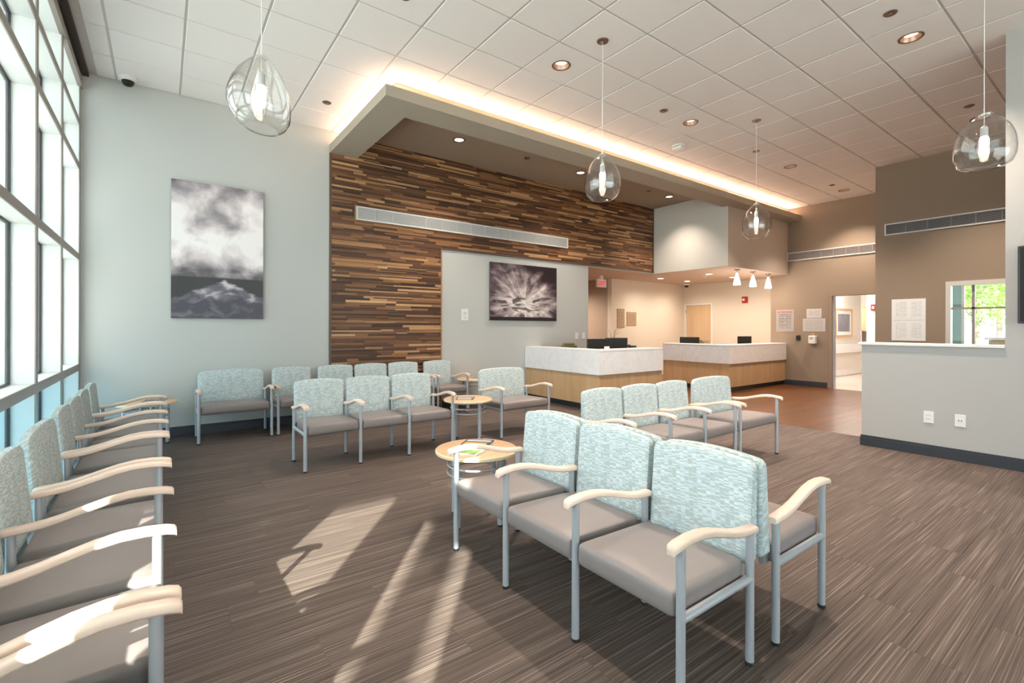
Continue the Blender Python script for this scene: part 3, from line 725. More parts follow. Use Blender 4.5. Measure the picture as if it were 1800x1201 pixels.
dup(t3, (-0.245, 2.43, 0), PI / 2, 'three-seat row under the left windows, crossed by sunlight')
dup(t3, (-0.245, 4.93, 0), PI / 2, 'farther three-seat row under the left windows')
dup(t3, (-0.245, 0.79, 0), PI / 2, 'seat row at the bottom left corner under the windows')
wd = make_seating('wide_chair', 'wide armchair at the right end of the row right of centre', 'armchair', 1, 0.76, G)
place(wd, (4.985, 2.685), 0)
dup(wd, (3.72, 4.985, 0), 0, 'wide armchair in front of the reception counter, beside a round table')
dup(wd, (0.725, 6.775, 0), 0, 'wide armchair against the pale back wall below the tall picture')
dup(wd, (-0.245, 3.68, 0), PI / 2, 'wide armchair between the seat rows under the left windows')
s1 = make_seating('guest_chair', 'single chair in the back row beside the wide armchair', 'chair', 1, PITCH, G)
place(s1, (1.44, 6.775), 0)
dup(s1, (3.67, 6.775, 0), 0, 'single chair at the right end of the back row beside a small table')
dup(s1, (-0.245, 6.05, 0), PI / 2, 'last chair under the left windows, beside the corner table')

# ================================================================== ROUND TABLES
def make_table(label):
    t = thing('side_table', label, 'table', group='round side tables')
    R, h = 0.29, 0.505
    top = part('table_top', MB().lathe([(R - 0.01, h - 0.026), (R, h - 0.022), (R, h - 0.006), (R - 0.006, h - 0.001)], 48), 'edge', t, True)
    part('top_veneer', MB().lathe([(R - 0.006, h - 0.001), (R - 0.008, h + 0.0005)], 48), 'maple_h', top, True)
    rl = 0.205
    lg = MB().tube([(0, 0, 0.012), (0, 0, h - 0.026)], 0.019, 16).mesh('leg', M['metal'], True)
    for k in range(4):
        a = 2 * PI * k / 4; l = link('leg', lg, t, (rl * math.cos(a), rl * math.sin(a), 0)); link('foot_cap', foot_me, l)
    for z in (0.345, 0.40):
        part('ring_stretcher', MB().tube([(rl * math.cos(2 * PI * k / 40), rl * math.sin(2 * PI * k / 40), z) for k in range(40)], 0.0075, 8, closed=True), 'metal', t, True)
    return t
tb = make_table('round maple table with magazines beside the foreground seat row')
tb.location = (1.80, 2.865, 0); tb.rotation_euler = (0, 0, math.radians(20))
dup(tb, (2.97, 4.93, 0), math.radians(10), 'round maple table between the middle seat row and a wide armchair')
dup(tb, (4.26, 6.86, 0), math.radians(30), 'round maple table at the far right end of the back row')
dup(tb, (-0.14, 6.83, 0), math.radians(15), 'round maple table in the corner by the left windows')
def magazine(label, x, y, z, rz, cols, w_=0.21, h=0.27):
    m = thing('magazine', label, 'magazine', (x, y, z), rz, 'magazines')
    pg = part('pages', B(-w_ / 2, -h / 2, 0, w_ / 2, h / 2, 0.005), 'white', m)
    part('cover', B(-w_ / 2, -h / 2, 0.005, w_ / 2, h / 2, 0.0062), mat('magazine_cover', cols[0], 0.25), m)
    part('photo', B(-w_ / 2 + 0.015, -h / 2 + 0.02, 0.0062, w_ / 2 - 0.03, h / 2 - 0.10, 0.0068), mat('magazine_photo', cols[1], 0.25), m)
    part('masthead', B(-w_ / 2 + 0.015, h / 2 - 0.07, 0.0062, w_ / 2 - 0.015, h / 2 - 0.02, 0.0068), mat('magazine_title', cols[2], 0.25), m)
zt = 0.507
magazine('magazine with a green and red cover lying under a darker one on the nearest table', 1.74, 2.83, zt, math.radians(-60), ((0.55, 0.55, 0.5), (0.16, 0.25, 0.06), (0.6, 0.1, 0.1)))
magazine('magazine with a dark and orange cover on top on the nearest table', 1.83, 2.92, zt + 0.007, math.radians(-48), ((0.06, 0.06, 0.08), (0.75, 0.38, 0.10), (0.5, 0.5, 0.6)))
magazine('pale magazine open on the table between the middle row and armchair', 2.93, 4.92, zt, math.radians(-35), ((0.10, 0.11, 0.15), (0.5, 0.45, 0.42), (0.55, 0.4, 0.25)))
magazine('dark magazine on the far right back row table', 4.28, 6.84, zt, math.radians(30), ((0.06, 0.08, 0.12), (0.2, 0.25, 0.3), (0.6, 0.6, 0.6)))
magazine('dark brown magazine on the corner table', -0.06, 6.83, zt, math.radians(-10), ((0.10, 0.07, 0.06), (0.2, 0.15, 0.12), (0.5, 0.45, 0.4)))

# ================================================================== RECEPTION COUNTERS
def counter(label, x0, yf, x1, yb, th, end_wall):
    """L-shaped counter: side leg at x0 running back to yb, front leg at yf running to x1"""
    c = thing('reception_counter', label, 'counter')
    ov = 0.03
    L_ = lambda o: [(x0 - o, yb), (x0 - o, yf - o), (x1, yf - o), (x1, yf + th + o), (x0 + th + o, yf + th + o), (x0 + th + o, yb)]
    part('toe_kick', MB().prism(L_(-0.06), 0, 0.10), 'base', c)
    # veneer panels: each face its own
    part('side_panel', B(x0, yf, 0.10, x0 + 0.02, yb, 0.62), 'panel', c)
    n = max(1, round((x1 - x0) / 1.2))
    for k in range(n):
        a = x0 + 0.02 + (x1 - x0 - 0.02) * k / n; b = x0 + 0.02 + (x1 - x0 - 0.02) * (k + 1) / n
        part('front_panel', B(a + 0.001, yf, 0.10, b - 0.001, yf + 0.02, 0.62), 'panel', c)
    part('carcass', MB().prism([(x0 + 0.02, yb), (x0 + 0.02, yf + 0.02), (x1, yf + 0.02), (x1, yf + th), (x0 + th, yf + th), (x0 + th, yb)], 0.10, 0.95), 'panel', c)
    part('quartz_side', B(x0 - ov, yf - ov, 0.60, x0 + 0.0, yb, 0.975), 'quartz', c, bevel=0.002)
    part('quartz_front', B(x0, yf - ov, 0.60, x1, yf, 0.975), 'quartz', c, bevel=0.002)
    part('quartz_top', MB().prism(L_(ov + 0.004), 0.975, 1.0), 'quartz', c, bevel=0.002)
    return c
counter('nearer L-shaped reception counter with white quartz band over oak panels', 5.64, 5.31, 7.26, YB - 0.001, 0.30, False)
counter('farther L-shaped reception counter ending at the tan wall', 9.66, 5.38, X1 - 0.001, 7.02, 0.30, True)
# desks behind
for label, x0, y0, x1, y1 in (('low work desk behind the nearer reception counter', 5.98, 5.66, 6.95, 6.3), ('low work desk behind the farther reception counter', 10.0, 5.73, 12.1, 6.4)):
    d = thing('work_desk', label, 'desk')
    part('desk_top', B(x0, y0, 0.70, x1, y1, 0.735), 'panel', d)
    for x in (x0 + 0.02, x1 - 0.06): part('desk_leg', B(x, y0 + 0.05, 0, x + 0.04, y1 - 0.05, 0.70), 'panel', d)
def monitor(label, x, y, rz, w_=0.5, h=0.31, z=0.735, lift=0.12):
    m = thing('computer_monitor', label, 'monitor', (x, y, z), rz, 'desk monitors')
    part('screen_body', B(-w_ / 2, -0.018, lift, w_ / 2, 0.018, lift + h), 'black', m, bevel=0.004)
    part('display', B(-w_ / 2 + 0.012, -0.0195, lift + 0.014, w_ / 2 - 0.012, -0.018, lift + h - 0.012), 'screen', m)
    part('stand', B(-0.03, 0.0, 0.01, 0.03, 0.03, lift + 0.1), 'black', m); part('stand_base', B(-0.11, -0.06, 0, 0.11, 0.09, 0.012), 'black', m, bevel=0.003)
monitor('left of two black monitors behind the nearer counter', 6.22, 5.86, math.radians(-20), 0.46)
monitor('right of two black monitors behind the nearer counter', 6.72, 5.90, math.radians(-28), 0.42, 0.32)
monitor('black monitor behind the left end of the farther counter', 10.12, 6.62, math.radians(-60), 0.44, 0.33, 0.735, 0.08)
monitor('black monitor behind the right part of the farther counter', 11.2, 5.86, math.radians(-25), 0.36, 0.31)
d = thing('work_desk', 'low side desk behind the left end of the farther counter', 'desk')
part('desk_top', B(9.98, 6.42, 0.70, 10.4, 7.0, 0.735), 'panel', d); part('desk_leg', B(10.0, 6.9, 0, 10.36, 6.94, 0.70), 'panel', d)
def office_chair(label, x, y):
    c = thing('desk_chair', label, 'chair', (x, y, 0), 0, 'desk chairs')
    part('backrest', MB().tube([(-0.2, 0.0, 0.80), (-0.2, 0.02, 0.93), (-0.12, 0.03, 1.035), (0.12, 0.03, 1.035), (0.2, 0.02, 0.93), (0.2, 0.0, 0.80)], 0.03, 10), 'olive', c, True)
    part('back_cushion', B(-0.19, -0.02, 0.62, 0.19, 0.03, 1.02), 'olive', c, bevel=0.02)
    part('seat', B(-0.23, -0.45, 0.44, 0.23, 0.0, 0.51), 'olive', c, bevel=0.025)
    part('column', MB().tube([(0, -0.22, 0.08), (0, -0.22, 0.44)], 0.03, 12), 'black', c)
    for k in range(5):
        a = 2 * PI * k / 5; part('base_spoke', MB().tube([(0, -0.22, 0.09), (0.28 * math.cos(a), -0.22 + 0.28 * math.sin(a), 0.04)], 0.018, 8), 'black', c)
office_chair('olive desk chair showing above the left end of the nearer counter', 6.35, 6.75)
office_chair('olive desk chair showing above the farther counter', 10.75, 6.75)
# small things on the counters
b_ = thing('card_holder', 'small pale card holder on the nearer counter', 'holder', (5.95, 5.42, 1.0), math.radians(-25))
part('back_plate', B(-0.045, 0.012, 0, 0.045, 0.016, 0.05), 'trimw', b_); part('tray', B(-0.045, -0.02, 0, 0.045, 0.012, 0.012), 'trimw', b_); part('cards', B(-0.04, 0.0, 0.012, 0.04, 0.010, 0.045), 'white', b_)
ph = thing('desk_phone', 'dark phone on a low cabinet at the end of the nearer counter', 'phone', (7.12, 5.86, 0.955), math.radians(-40))
part('base', B(-0.09, -0.10, 0, 0.09, 0.10, 0.04), 'black', ph, bevel=0.008); part('handset', MB().tube([(-0.06, -0.1, 0.06), (-0.06, 0, 0.075), (-0.06, 0.1, 0.06)], 0.022, 10), 'black', ph, True); part('display', B(-0.02, 0.03, 0.04, 0.08, 0.09, 0.07), 'black', ph)
fc = thing('file_cabinet', 'low cabinet carrying the phone behind the nearer counter', 'cabinet', (7.12, 5.86, 0))
part('cabinet_body', B(-0.13, -0.18, 0, 0.13, 0.22, 0.93), 'panel', fc); part('cabinet_top', B(-0.14, -0.19, 0.93, 0.14, 0.23, 0.955), 'quartz', fc)
pt = thing('potted_orchid', 'thin leafless plant stems behind the nearer counter', 'plant', (6.86, 6.12, 0.735))
part('pot', MB().lathe([(0.05, 0), (0.07, 0.03), (0.075, 0.12), (0.065, 0.12)], 20), 'trimw', pt, True)
for k, (dx, dy, h) in enumerate(((0.10, 0.0, 0.52), (-0.05, 0.04, 0.50), (0.03, -0.04, 0.47), (0.16, 0.02, 0.46))):
    part('stem', MB().tube([(0, 0, 0.1), (dx * 0.2, dy * 0.3, 0.1 + h * 0.5), (dx * 0.6, dy * 0.7, 0.1 + h * 0.85), (dx * 1.3, dy, 0.1 + h * 0.98)], [0.004, 0.004, 0.003, 0.002], 6), 'stem', pt, True)
for a in (0.3, 2.2, 4.2):
    part('leaf', MB().add([(0, 0, 0.12), (0.03 * math.cos(a + 1.57) + 0.07 * math.cos(a), 0.03 * math.sin(a + 1.57) + 0.07 * math.sin(a), 0.19), (0.17 * math.cos(a), 0.17 * math.sin(a), 0.16), (-0.03 * math.cos(a + 1.57) + 0.07 * math.cos(a), -0.03 * math.sin(a + 1.57) + 0.07 * math.sin(a), 0.19)], [(0, 1, 2, 3)]), 'stem', pt)

# ================================================================== DOORS
d1 = thing('door_1', 'closed oak door in the cream reception wall', 'door', kind='structure')
part('door_leaf', B(12.76, 7.645, 0.005, 12.80, 8.455, 2.04), 'doorw', d1, bevel=0.002)
for q in ((7.60, 7.645, 0, 2.08), (8.455, 8.50, 0, 2.08), (7.645, 8.455, 2.04, 2.08)):
    part('door_frame', B(12.735, q[0], q[2], 12.89, q[1], q[3]), 'trimw', d1)
part('handle', MB().tube([(12.76, 7.72, 1.0), (12.70, 7.72, 1.0), (12.70, 7.83, 1.0)], 0.011, 8), 'metal', d1, True)
for z in (0.3, 1.85): part('hinge', MB().tube([(12.745, 8.46, z - 0.06), (12.745, 8.46, z + 0.06)], 0.012, 8), 'metal', d1)
d2 = thing('door_2', 'open doorway frame in the far tan wall', 'doorway', kind='structure')
for q in ((4.37, 4.43, 0, 2.15), (3.45, 3.51, 0, 2.15), (3.51, 4.37, 2.09, 2.15)):
    part('door_frame', B(X1 - 0.03, q[0], q[2], X1 + 0.16, q[1], q[3]), 'tan', d2, bevel=0.003)
part('frame_edge', B(X1 + 0.02, 4.355, 0.0, X1 + 0.155, 4.37, 2.09), mat('cool_grey_jamb', (0.42, 0.45, 0.55), 0.4), d2)
# corridor things
def frame_pic(name, label, x0, x1, y, z0, z1):
    p = thing(name, label, 'picture'); f = 0.05
    for q in ((x0, z0, x1, z0 + f), (x0, z1 - f, x1, z1), (x0, z0 + f, x0 + f, z1 - f), (x1 - f, z0 + f, x1, z1 - f)):
        part('frame', B(q[0], y - 0.03, q[1], q[2], y, q[3]), 'framew', p)
    part('mat_board', B(x0 + f, y - 0.012, z0 + f, x1 - f, y, z1 - f), 'white', p)
    part('print', B(x0 + f + 0.12, y - 0.015, z0 + f + 0.1, x1 - f - 0.12, y - 0.012, z1 - f - 0.1), mat('grey_print', (0.18, 0.17, 0.21), 0.4, var=0.6, vscale=5), p)
frame_pic('framed_picture', 'oak framed print on the corridor wall beyond the doorway', 15.05, 16.25, 5.33, 1.12, 1.92)
frame_pic('framed_picture', 'edge of an oak picture frame just inside the doorway', 13.4, 14.72, 5.33, 1.14, 1.94)
hr = thing('wall_guard', 'white handrail board on the corridor wall beyond the doorway', 'handrail')
part('rail_board', B(12.6, 5.29, 0.66, 16.98, 5.33, 0.9), 'trimw', hr, bevel=0.006); part('base_board', B(12.6, 5.31, 0.02, 16.98, 5.33, 0.18), 'trimw', hr); part('corner_guard', B(16.95, 5.31, 0.0, 17.02, 5.34, 1.3), 'trimw', hr)
cb = thing('wall_cabinet', 'oak wall cabinet in the room beyond the doorway', 'cabinet')
part('cabinet_body', B(18.75, 5.63, 1.27, 19.1, 7.0, 2.10), 'framew', cb); part('cabinet_door', B(18.73, 5.64, 1.28, 18.75, 6.3, 2.03), 'panel', cb)
cb2 = thing('wall_cabinet', 'low dark-topped cabinet in the room beyond the doorway', 'cabinet')
part('cabinet_body', B(18.6, 5.63, 0, 19.2, 7.4, 0.8), 'panel', cb2); part('worktop', B(18.58, 5.63, 0.8, 19.22, 7.42, 0.85), 'base', cb2)
pil = struct('wall_clinic.001', B(18.4, 4.1, 0, 19.6, 5.62, 2.8), mat('white_partition', (0.8, 0.77, 0.73), 0.8), 'white partition beside the cabinets beyond the doorway', 'wall')
fa2 = thing('fire_alarm', 'red alarm on the white partition beyond the doorway', 'alarm', (18.4, 5.42, 2.03))
part('body', B(-0.06, -0.07, -0.1, 0, 0.07, 0.1), 'red', fa2, bevel=0.01); part('strobe', B(-0.08, -0.03, -0.04, -0.06, 0.03, 0.04), 'white', fa2)
ext = thing('red_box', 'small red box low in the room beyond the doorway', 'box', (18.48, 5.76, 0.0))
part('body', B(-0.05, -0.1, 0.0, 0.08, 0.1, 0.28), 'red', ext, bevel=0.01); part('lid', B(-0.055, -0.105, 0.28, 0.085, 0.105, 0.30), 'white', ext)

# ================================================================== SECOND WINDOW + OUTDOORS ON THE RIGHT
w3 = thing('window_3', 'divided window in the nearer tan wall showing a tree outside', 'window', kind='structure')
fr = mat('pale_window_frame', (0.62, 0.60, 0.55), 0.5)
for q in ((0.85, 0.91, 0.95, 2.12), (1.99, 2.05, 0.95, 2.12), (0.91, 1.99, 0.95, 1.0), (0.91, 1.99, 2.05, 2.12)):
    part('frame', B(X2 - 0.02, q[0], q[2], X2 + 0.12, q[1], q[3]), fr, w3)
brn = mat('taupe_glazing_bar', (0.30, 0.26, 0.22), 0.5)
part('glazing_bar', B(X2 + 0.04, 1.715, 1.0, X2 + 0.10, 1.75, 2.05), brn, w3); part('glazing_bar', B(X2 + 0.04, 0.91, 1.67, X2 + 0.10, 1.99, 1.70), brn, w3)
for a, b in ((0.91, 1.715), (1.75, 1.99)):
    for z0, z1 in ((1.0, 1.67), (1.70, 2.05)): part('pane', B(X2 + 0.065, a, z0, X2 + 0.072, b, z1), 'glass', w3)
# outside the room: exterior wall of the clinic, post, tree, low wall
struct('wall_exterior', MB().box(X1 + 0.0, 2.93, -0.125, 14.5, 3.05, 4.4).box(14.5, 2.93, -0.125, 14.62, 3.05, 4.4).box(14.62, 3.86, -0.125, 19.75, 3.98, 4.4), mat('exterior_stucco', (0.6, 0.58, 0.52), 0.9), 'outer wall of the clinic wing seen from the lobby window', 'wall')
po = thing('porch_post', 'teal painted post outside the lobby window', 'post', (11.5, 2.12, -0.125))
part('shaft', B(-0.12, -0.05, 0, 0.12, 0.3, 3.6), 'teal', po, bevel=0.01); part('collar', B(-0.14, -0.07, 0, 0.14, 0.32, 0.2), 'teal', po, bevel=0.01); part('edge_trim', B(-0.125, -0.09, 0.2, -0.06, -0.05, 3.6), 'trimw', po)
tr = thing('street_tree', 'young leafy green tree outside the lobby window', 'tree', (19.0, 2.75 - 0.6, -0.125))
tr.location = (24.0, 3.90, -0.125)
def leaf_cloud(n, c, rx, rz, s):
    mb = MB()
    for _ in range(n):
        while True:
            q = Vector((random.uniform(-1, 1), random.uniform(-1, 1), random.uniform(-1, 1)))
            if q.length < 1: break
        p = Vector((c[0] + q.x * rx, c[1] + q.y * rx, c[2] + q.z * rz)); a = random.random() * 6.28; t = random.uniform(-0.7, 0.7)
        u = Vector((math.cos(a), math.sin(a), t)) * s; v = Vector((-math.sin(a), math.cos(a), random.uniform(-0.5, 0.5))) * s * 0.45
        mb.add([p - u, p + v, p + u, p - v], [(0, 1, 2, 3)])
    return mb
part('trunk', MB().tube([(0, 0, 0), (0.03, 0.02, 1.0), (0.0, 0.05, 2.0), (0.05, 0.0, 3.4)], [0.10, 0.085, 0.07, 0.03], 10), 'bark', tr, True)
for k in range(7):
    a = k * 0.9; z = 1.55 + k * 0.27; part('branch', MB().tube([(0.02, 0.02, z), (0.5 * math.cos(a), 0.5 * math.sin(a), z + 0.3), (1.0 * math.cos(a), 1.0 * math.sin(a), z + 0.45)], [0.03, 0.02, 0.008], 6), 'bark', tr, True)
o = part('foliage', leaf_cloud(4200, (0, -0.3, 3.05), 2.1, 1.45, 0.10), 'leaf', tr); o['kind'] = 'stuff'
tr2 = thing('street_tree', 'second leafy tree farther off behind the first outside the lobby window', 'tree', (33.0, 4.6, -0.125))
part('trunk', MB().tube([(0, 0, 0), (0.03, 0.02, 1.5), (0.0, 0.05, 3.0)], [0.14, 0.11, 0.07], 10), 'bark', tr2, True)
o = part('foliage', leaf_cloud(4200, (0, 0, 4.1), 3.6, 2.1, 0.15), 'leaf', tr2); o['kind'] = 'stuff'
lw = thing('garden_wall', 'low brown masonry wall outside the lobby window', 'wall', (15.0, 1.0, -0.125))
lw.location = (14.2, 1.05, -0.125)
part('body', B(0, -1.6, 0, 0.3, 1.10, 1.25), mat('brown_masonry', (0.30, 0.22, 0.15), 0.9, var=0.2, vscale=8), lw); part('coping', B(-0.03, -1.6, 1.25, 0.33, 1.16, 1.30), mat('coping_stone', (0.45, 0.42, 0.38), 0.9), lw)

# ================================================================== PICTURES ON THE BACK WALL
def sky_art(name, kind):
    m = bpy.data.materials.new(name); m.use_nodes = True; nt = m.node_tree; p = nt.nodes['Principled BSDF']
    tc = nd(nt, 'ShaderNodeTexCoord'); g = nd(nt, 'ShaderNodeSeparateXYZ'); nt.links.new(tc.outputs['Generated'], g.inputs[0])
    X_, Z_ = g.outputs[0], g.outputs[2]
    def math_(op, a, b=None, c=None, clamp=False):
        n = nd(nt, 'ShaderNodeMath', operation=op); n.use_clamp = clamp
        for i, v in enumerate((a, b, c)):
            if v is None: continue
            if isinstance(v, (int, float)): n.inputs[i].default_value = v
            else: nt.links.new(v, n.inputs[i])
        return n.outputs[0]
    def noise(sx, sz, scale, detail=7, dist=0.6, seed=0.0, vec=None):
        cb_ = nd(nt, 'ShaderNodeCombineXYZ')
        if vec: nt.links.new(vec[0], cb_.inputs[0]); nt.links.new(vec[1], cb_.inputs[1])
        else: nt.links.new(math_('MULTIPLY', X_, sx), cb_.inputs[0]); nt.links.new(math_('MULTIPLY', Z_, sz), cb_.inputs[1])
        cb_.inputs[2].default_value = seed
        n = nd(nt, 'ShaderNodeTexNoise'); n.inputs['Scale'].default_value = scale; n.inputs['Detail'].default_value = detail; n.inputs['Distortion'].default_value = dist
        nt.links.new(cb_.outputs[0], n.inputs['Vector']); return n.outputs['Fac']
    def mixc(f, a, b):
        n = nd(nt, 'ShaderNodeMix', data_type='RGBA')
        for i, v in ((0, f), (6, a), (7, b)):
            if isinstance(v, tuple): n.inputs[i].default_value = (*v, 1)
            elif isinstance(v, (int, float)): n.inputs[i].default_value = v
            else: nt.links.new(v, n.inputs[i])
        return n.outputs[2]
    def step(sock, lo, hi):
        n = nd(nt, 'ShaderNodeMapRange'); n.inputs[1].default_value = lo; n.inputs[2].default_value = hi; n.interpolation_type = 'SMOOTHSTEP'; nt.links.new(sock, n.inputs[0]); return n.outputs[0]
    if kind == 1:
        hz = 0.305
        cl = noise(1.6, 2.6, 1.9, 9, 0.25, 3.0)
        glowv = math_('SUBTRACT', 1.0, math_('MULTIPLY', math_('ABSOLUTE', math_('SUBTRACT', Z_, 0.60)), 2.4))
        v = math_('ADD', math_('MULTIPLY', cl, 1.25), math_('MULTIPLY', glowv, 0.42))
        low = noise(1.2, 9.0, 2.5, 6, 0.4, 8.0)   # flat cloud bands near the horizon
        near = step(Z_, 0.45, 0.33)
        v = math_('SUBTRACT', v, math_('MULTIPLY', math_('MULTIPLY', low, near), 0.45))
        r1 = ramp(nt, [(0.45, (0.10, 0.088, 0.10)), (0.68, (0.36, 0.32, 0.34)), (0.90, (0.78, 0.70, 0.71)), (1.0, (0.90, 0.85, 0.85))]); nt.links.new(v, r1.inputs[0])
        # bright lake widening towards the viewer
        dxl = math_('ABSOLUTE', math_('SUBTRACT', X_, 0.55)); dep = math_('SUBTRACT', hz - 0.015, Z_)
        edge_n = noise(3, 8, 2.0, 5, 0.5, 1.0)
        half = math_('ADD', math_('MULTIPLY', dep, 3.6), math_('MULTIPLY', math_('SUBTRACT', edge_n, 0.5), 0.25))
        inlake = step(math_('SUBTRACT', half, dxl), -0.02, 0.08)
        wn = noise(2.2, 6.0, 2.2, 8, 0.5, 5.0)
        wv = math_('ADD', wn, math_('MULTIPLY', math_('SUBTRACT', Z_, 0.12), 1.1))
        r2 = ramp(nt, [(0.42, (0.062, 0.056, 0.078)), (0.58, (0.17, 0.155, 0.19)), (0.74, (0.62, 0.55, 0.60))]); nt.links.new(wv, r2.inputs[0])
        land = mixc(inlake, (0.030, 0.030, 0.030), r2.outputs[0])
        col = mixc(step(Z_, hz - 0.006, hz + 0.006), land, r1.outputs[0])
    else:
        # rays of cloud fanning out of a bright low centre
        dx = math_('SUBTRACT', X_, 0.47); dz = math_('SUBTRACT', Z_, 0.30)
        ang = math_('ARCTAN2', dz, dx); rad = math_('SQRT', math_('ADD', math_('MULTIPLY', dx, dx), math_('MULTIPLY', dz, dz)))
        fan = noise(1, 1, 1.8, 7, 0.3, 2.0, (math_('MULTIPLY', ang, 2.6), math_('MULTIPLY', rad, 2.0)))
        cl = noise(3.2, 4.2, 1.5, 9, 0.25, 9.0)
        v = math_('ADD', math_('MULTIPLY', fan, 0.85), math_('MULTIPLY', cl, 0.65))
        v = math_('ADD', v, math_('SUBTRACT', 0.30, math_('MULTIPLY', rad, 0.70)))
        corner = step(math_('ADD', X_, Z_), 1.35, 1.85); v = math_('SUBTRACT', v, math_('MULTIPLY', corner, 0.42))
        r1 = ramp(nt, [(0.46, (0.018, 0.010, 0.014)), (0.66, (0.12, 0.085, 0.10)), (0.86, (0.50, 0.42, 0.42)), (1.0, (0.86, 0.79, 0.76))]); nt.links.new(v, r1.inputs[0])
        dk = noise(4.5, 9.0, 1.3, 6, 0.6, 14.0); lowm = math_('MULTIPLY', step(Z_, 0.52, 0.38), step(dk, 0.52, 0.62))
        c1 = mixc(math_('MULTIPLY', lowm, 0.85), r1.outputs[0], (0.035, 0.022, 0.028))
        col = mixc(step(Z_, 0.055, 0.075), (0.018, 0.010, 0.012), c1)
    nt.links.new(col, p.inputs['Base Color']); p.inputs['Roughness'].default_value = 0.45
    return m
def canvas(label, x0, x1, z0, z1, m):
    c = thing('canvas_picture', label, 'picture', (x0, YB, z0))
    w_, h = x1 - x0, z1 - z0
    part('stretcher', B(0, -0.035, 0, w_, 0, h), mat('canvas_edge', (0.12, 0.11, 0.12), 0.6), c)
    part('print', B(0.0, -0.0375, 0.0, w_, -0.035, h), m, c)
canvas('tall black and white seascape canvas on the pale wall near the windows', 0.09, 1.10, 1.465, 3.175, sky_art('seascape_print', 1))
canvas('wide black and white cloudscape canvas right of the wood strip wall', 4.78, 6.38, 1.49, 2.55, sky_art('cloudscape_print', 2))

# ================================================================== SIGNS AND WALL PLATES
paper = (0.60, 0.585, 0.57)
def wall_sign_x(label, X_, y0, y1, z0, z1, m, cat='sign', th=0.006):
    s = thing('notice_sign', label, cat, (X_, (y0 + y1) / 2, (z0 + z1) / 2), 0, 'wall notices')
    b, h = (y1 - y0) / 2, (z1 - z0) / 2
    part('board', B(-th, -b, -h, -0.0005, b, h), 'trimw', s); part('face', B(-th - 0.0012, -b + 0.004, -h + 0.004, -th, b - 0.004, h - 0.004), m, s)
    return s
def letters(txt, parent, loc, rot, size, m, ext=0.001, align='CENTER'):
    cu = bpy.data.curves.new('lettering', 'FONT'); cu.body = txt; cu.size = size; cu.offset = size * 0.02; cu.extrude = ext; cu.align_x = align; cu.align_y = 'CENTER'
    cu.materials.append(M[m] if isinstance(m, str) else m)
    t_ = bpy.data.objects.new('lettering_curve', cu); me = bpy.data.meshes.new_from_object(t_); bpy.data.objects.remove(t_)
    me.name = 'lettering'
    if not me.materials: me.materials.append(M[m] if isinstance(m, str) else m)
    return link('lettering', me, parent, loc, rot)
RX = (PI / 2, 0, -PI / 2)    # text facing -x
RY = (PI / 2, 0, 0)          # text facing -y
at = wall_sign_x('grey sign headed ATTENTION in red beside the farther counter', X1, 5.19, 5.58, 1.28, 1.80, print_mat('attention_print', (0.38, 0.36, 0.345), (0.12, 0.10, 0.10), 0.042, 0.24, 0.13))
part('header', B(-0.0082, -0.165, 0.165, -0.0072, 0.165, 0.245), mat('sign_grey', (0.38, 0.36, 0.345), 0.5), at)
letters('ATTENTION', at, (-0.0085, 0, 0.205), RX, 0.062, 'redtext')
wall_sign_x('small pale notice above a wider one beside the doorway', X1, 4.59, 4.90, 1.60, 1.81, print_mat('notice_print', paper, (0.38, 0.35, 0.33), 0.034, 0.19, 0.1))
wall_sign_x('wider pale notice just above the hand sanitizer', X1, 4.51, 4.98, 1.285, 1.585, print_mat('notice_print_wide', (0.50, 0.48, 0.465), (0.38, 0.34, 0.32), 0.034, 0.3, 0.1))
di = wall_sign_x('white directory sign with two columns of names beside the window', X2, 2.30, 2.76, 1.15, 1.865, print_mat('directory_print', (0.80, 0.83, 0.82), (0.55, 0.57, 0.58), 0.026, 0.13, 0.08, True))
part('rule', B(-0.0085, -0.2, -0.012, -0.0072, 0.2, -0.007), mat('grey_rule', (0.4, 0.42, 0.43), 0.5), di); part('rule', B(-0.0085, -0.2, 0.012, -0.0072, 0.2, 0.017), M['blade'], di)
def wall_sign_y(label, x0, x1, z0, z1, Y_, m, name='notice_board', gr='notice boards'):
    s = thing(name, label, 'sign', ((x0 + x1) / 2, Y_, (z0 + z1) / 2), 0, gr); b, h = (x1 - x0) / 2, (z1 - z0) / 2
    part('board', B(-b, -0.012, -h, b, 0, h), 'lstrip', s); part('face', B(-b + 0.012, -0.0135, -h + 0.012, b - 0.012, -0.012, h - 0.012), m, s); return s
kb = print_mat('kraft_print', (0.42, 0.30, 0.20), (0.24, 0.16, 0.10), 0.045, 0.12, 0.1, False, 'x')
wall_sign_y('narrow brown notice board on the cream reception wall', 9.76, 10.05, 1.36, 1.87, 8.55, kb)
wall_sign_y('squarer brown notice board right of the narrow one', 10.15, 10.54, 1.42, 1.79, 8.55, kb)
# plates
def plate(name, label, cat, loc, rz, w_, h, gr=None):
    s = thing(name, label, cat, loc, rz, gr); part('cover_plate', B(-w_ / 2, -0.007, -h / 2, w_ / 2, 0, h / 2), 'white', s, bevel=0.002); return s
s = plate('wall_outlet', 'white data outlet plate, left of two on the half wall', 'outlet', (X3, 1.455, 0.415), -PI / 2, 0.085, 0.125, 'half wall outlets')
for z in (-0.02, 0.02): part('jack', B(-0.025, -0.0085, z - 0.006, 0.018, -0.007, z + 0.006), 'blade', s)
s = plate('wall_outlet', 'white power outlet plate, right of two on the half wall', 'outlet', (X3, 1.205, 0.415), -PI / 2, 0.085, 0.125, 'half wall outlets')
part('socket', MB().tube([(0, -0.007, 0), (0, -0.009, 0)], 0.028, 20), 'trimw', s)
for x in (-0.011, 0.011): part('slot', B(x - 0.003, -0.0105, -0.008, x + 0.003, -0.009, 0.008), 'foot', s)
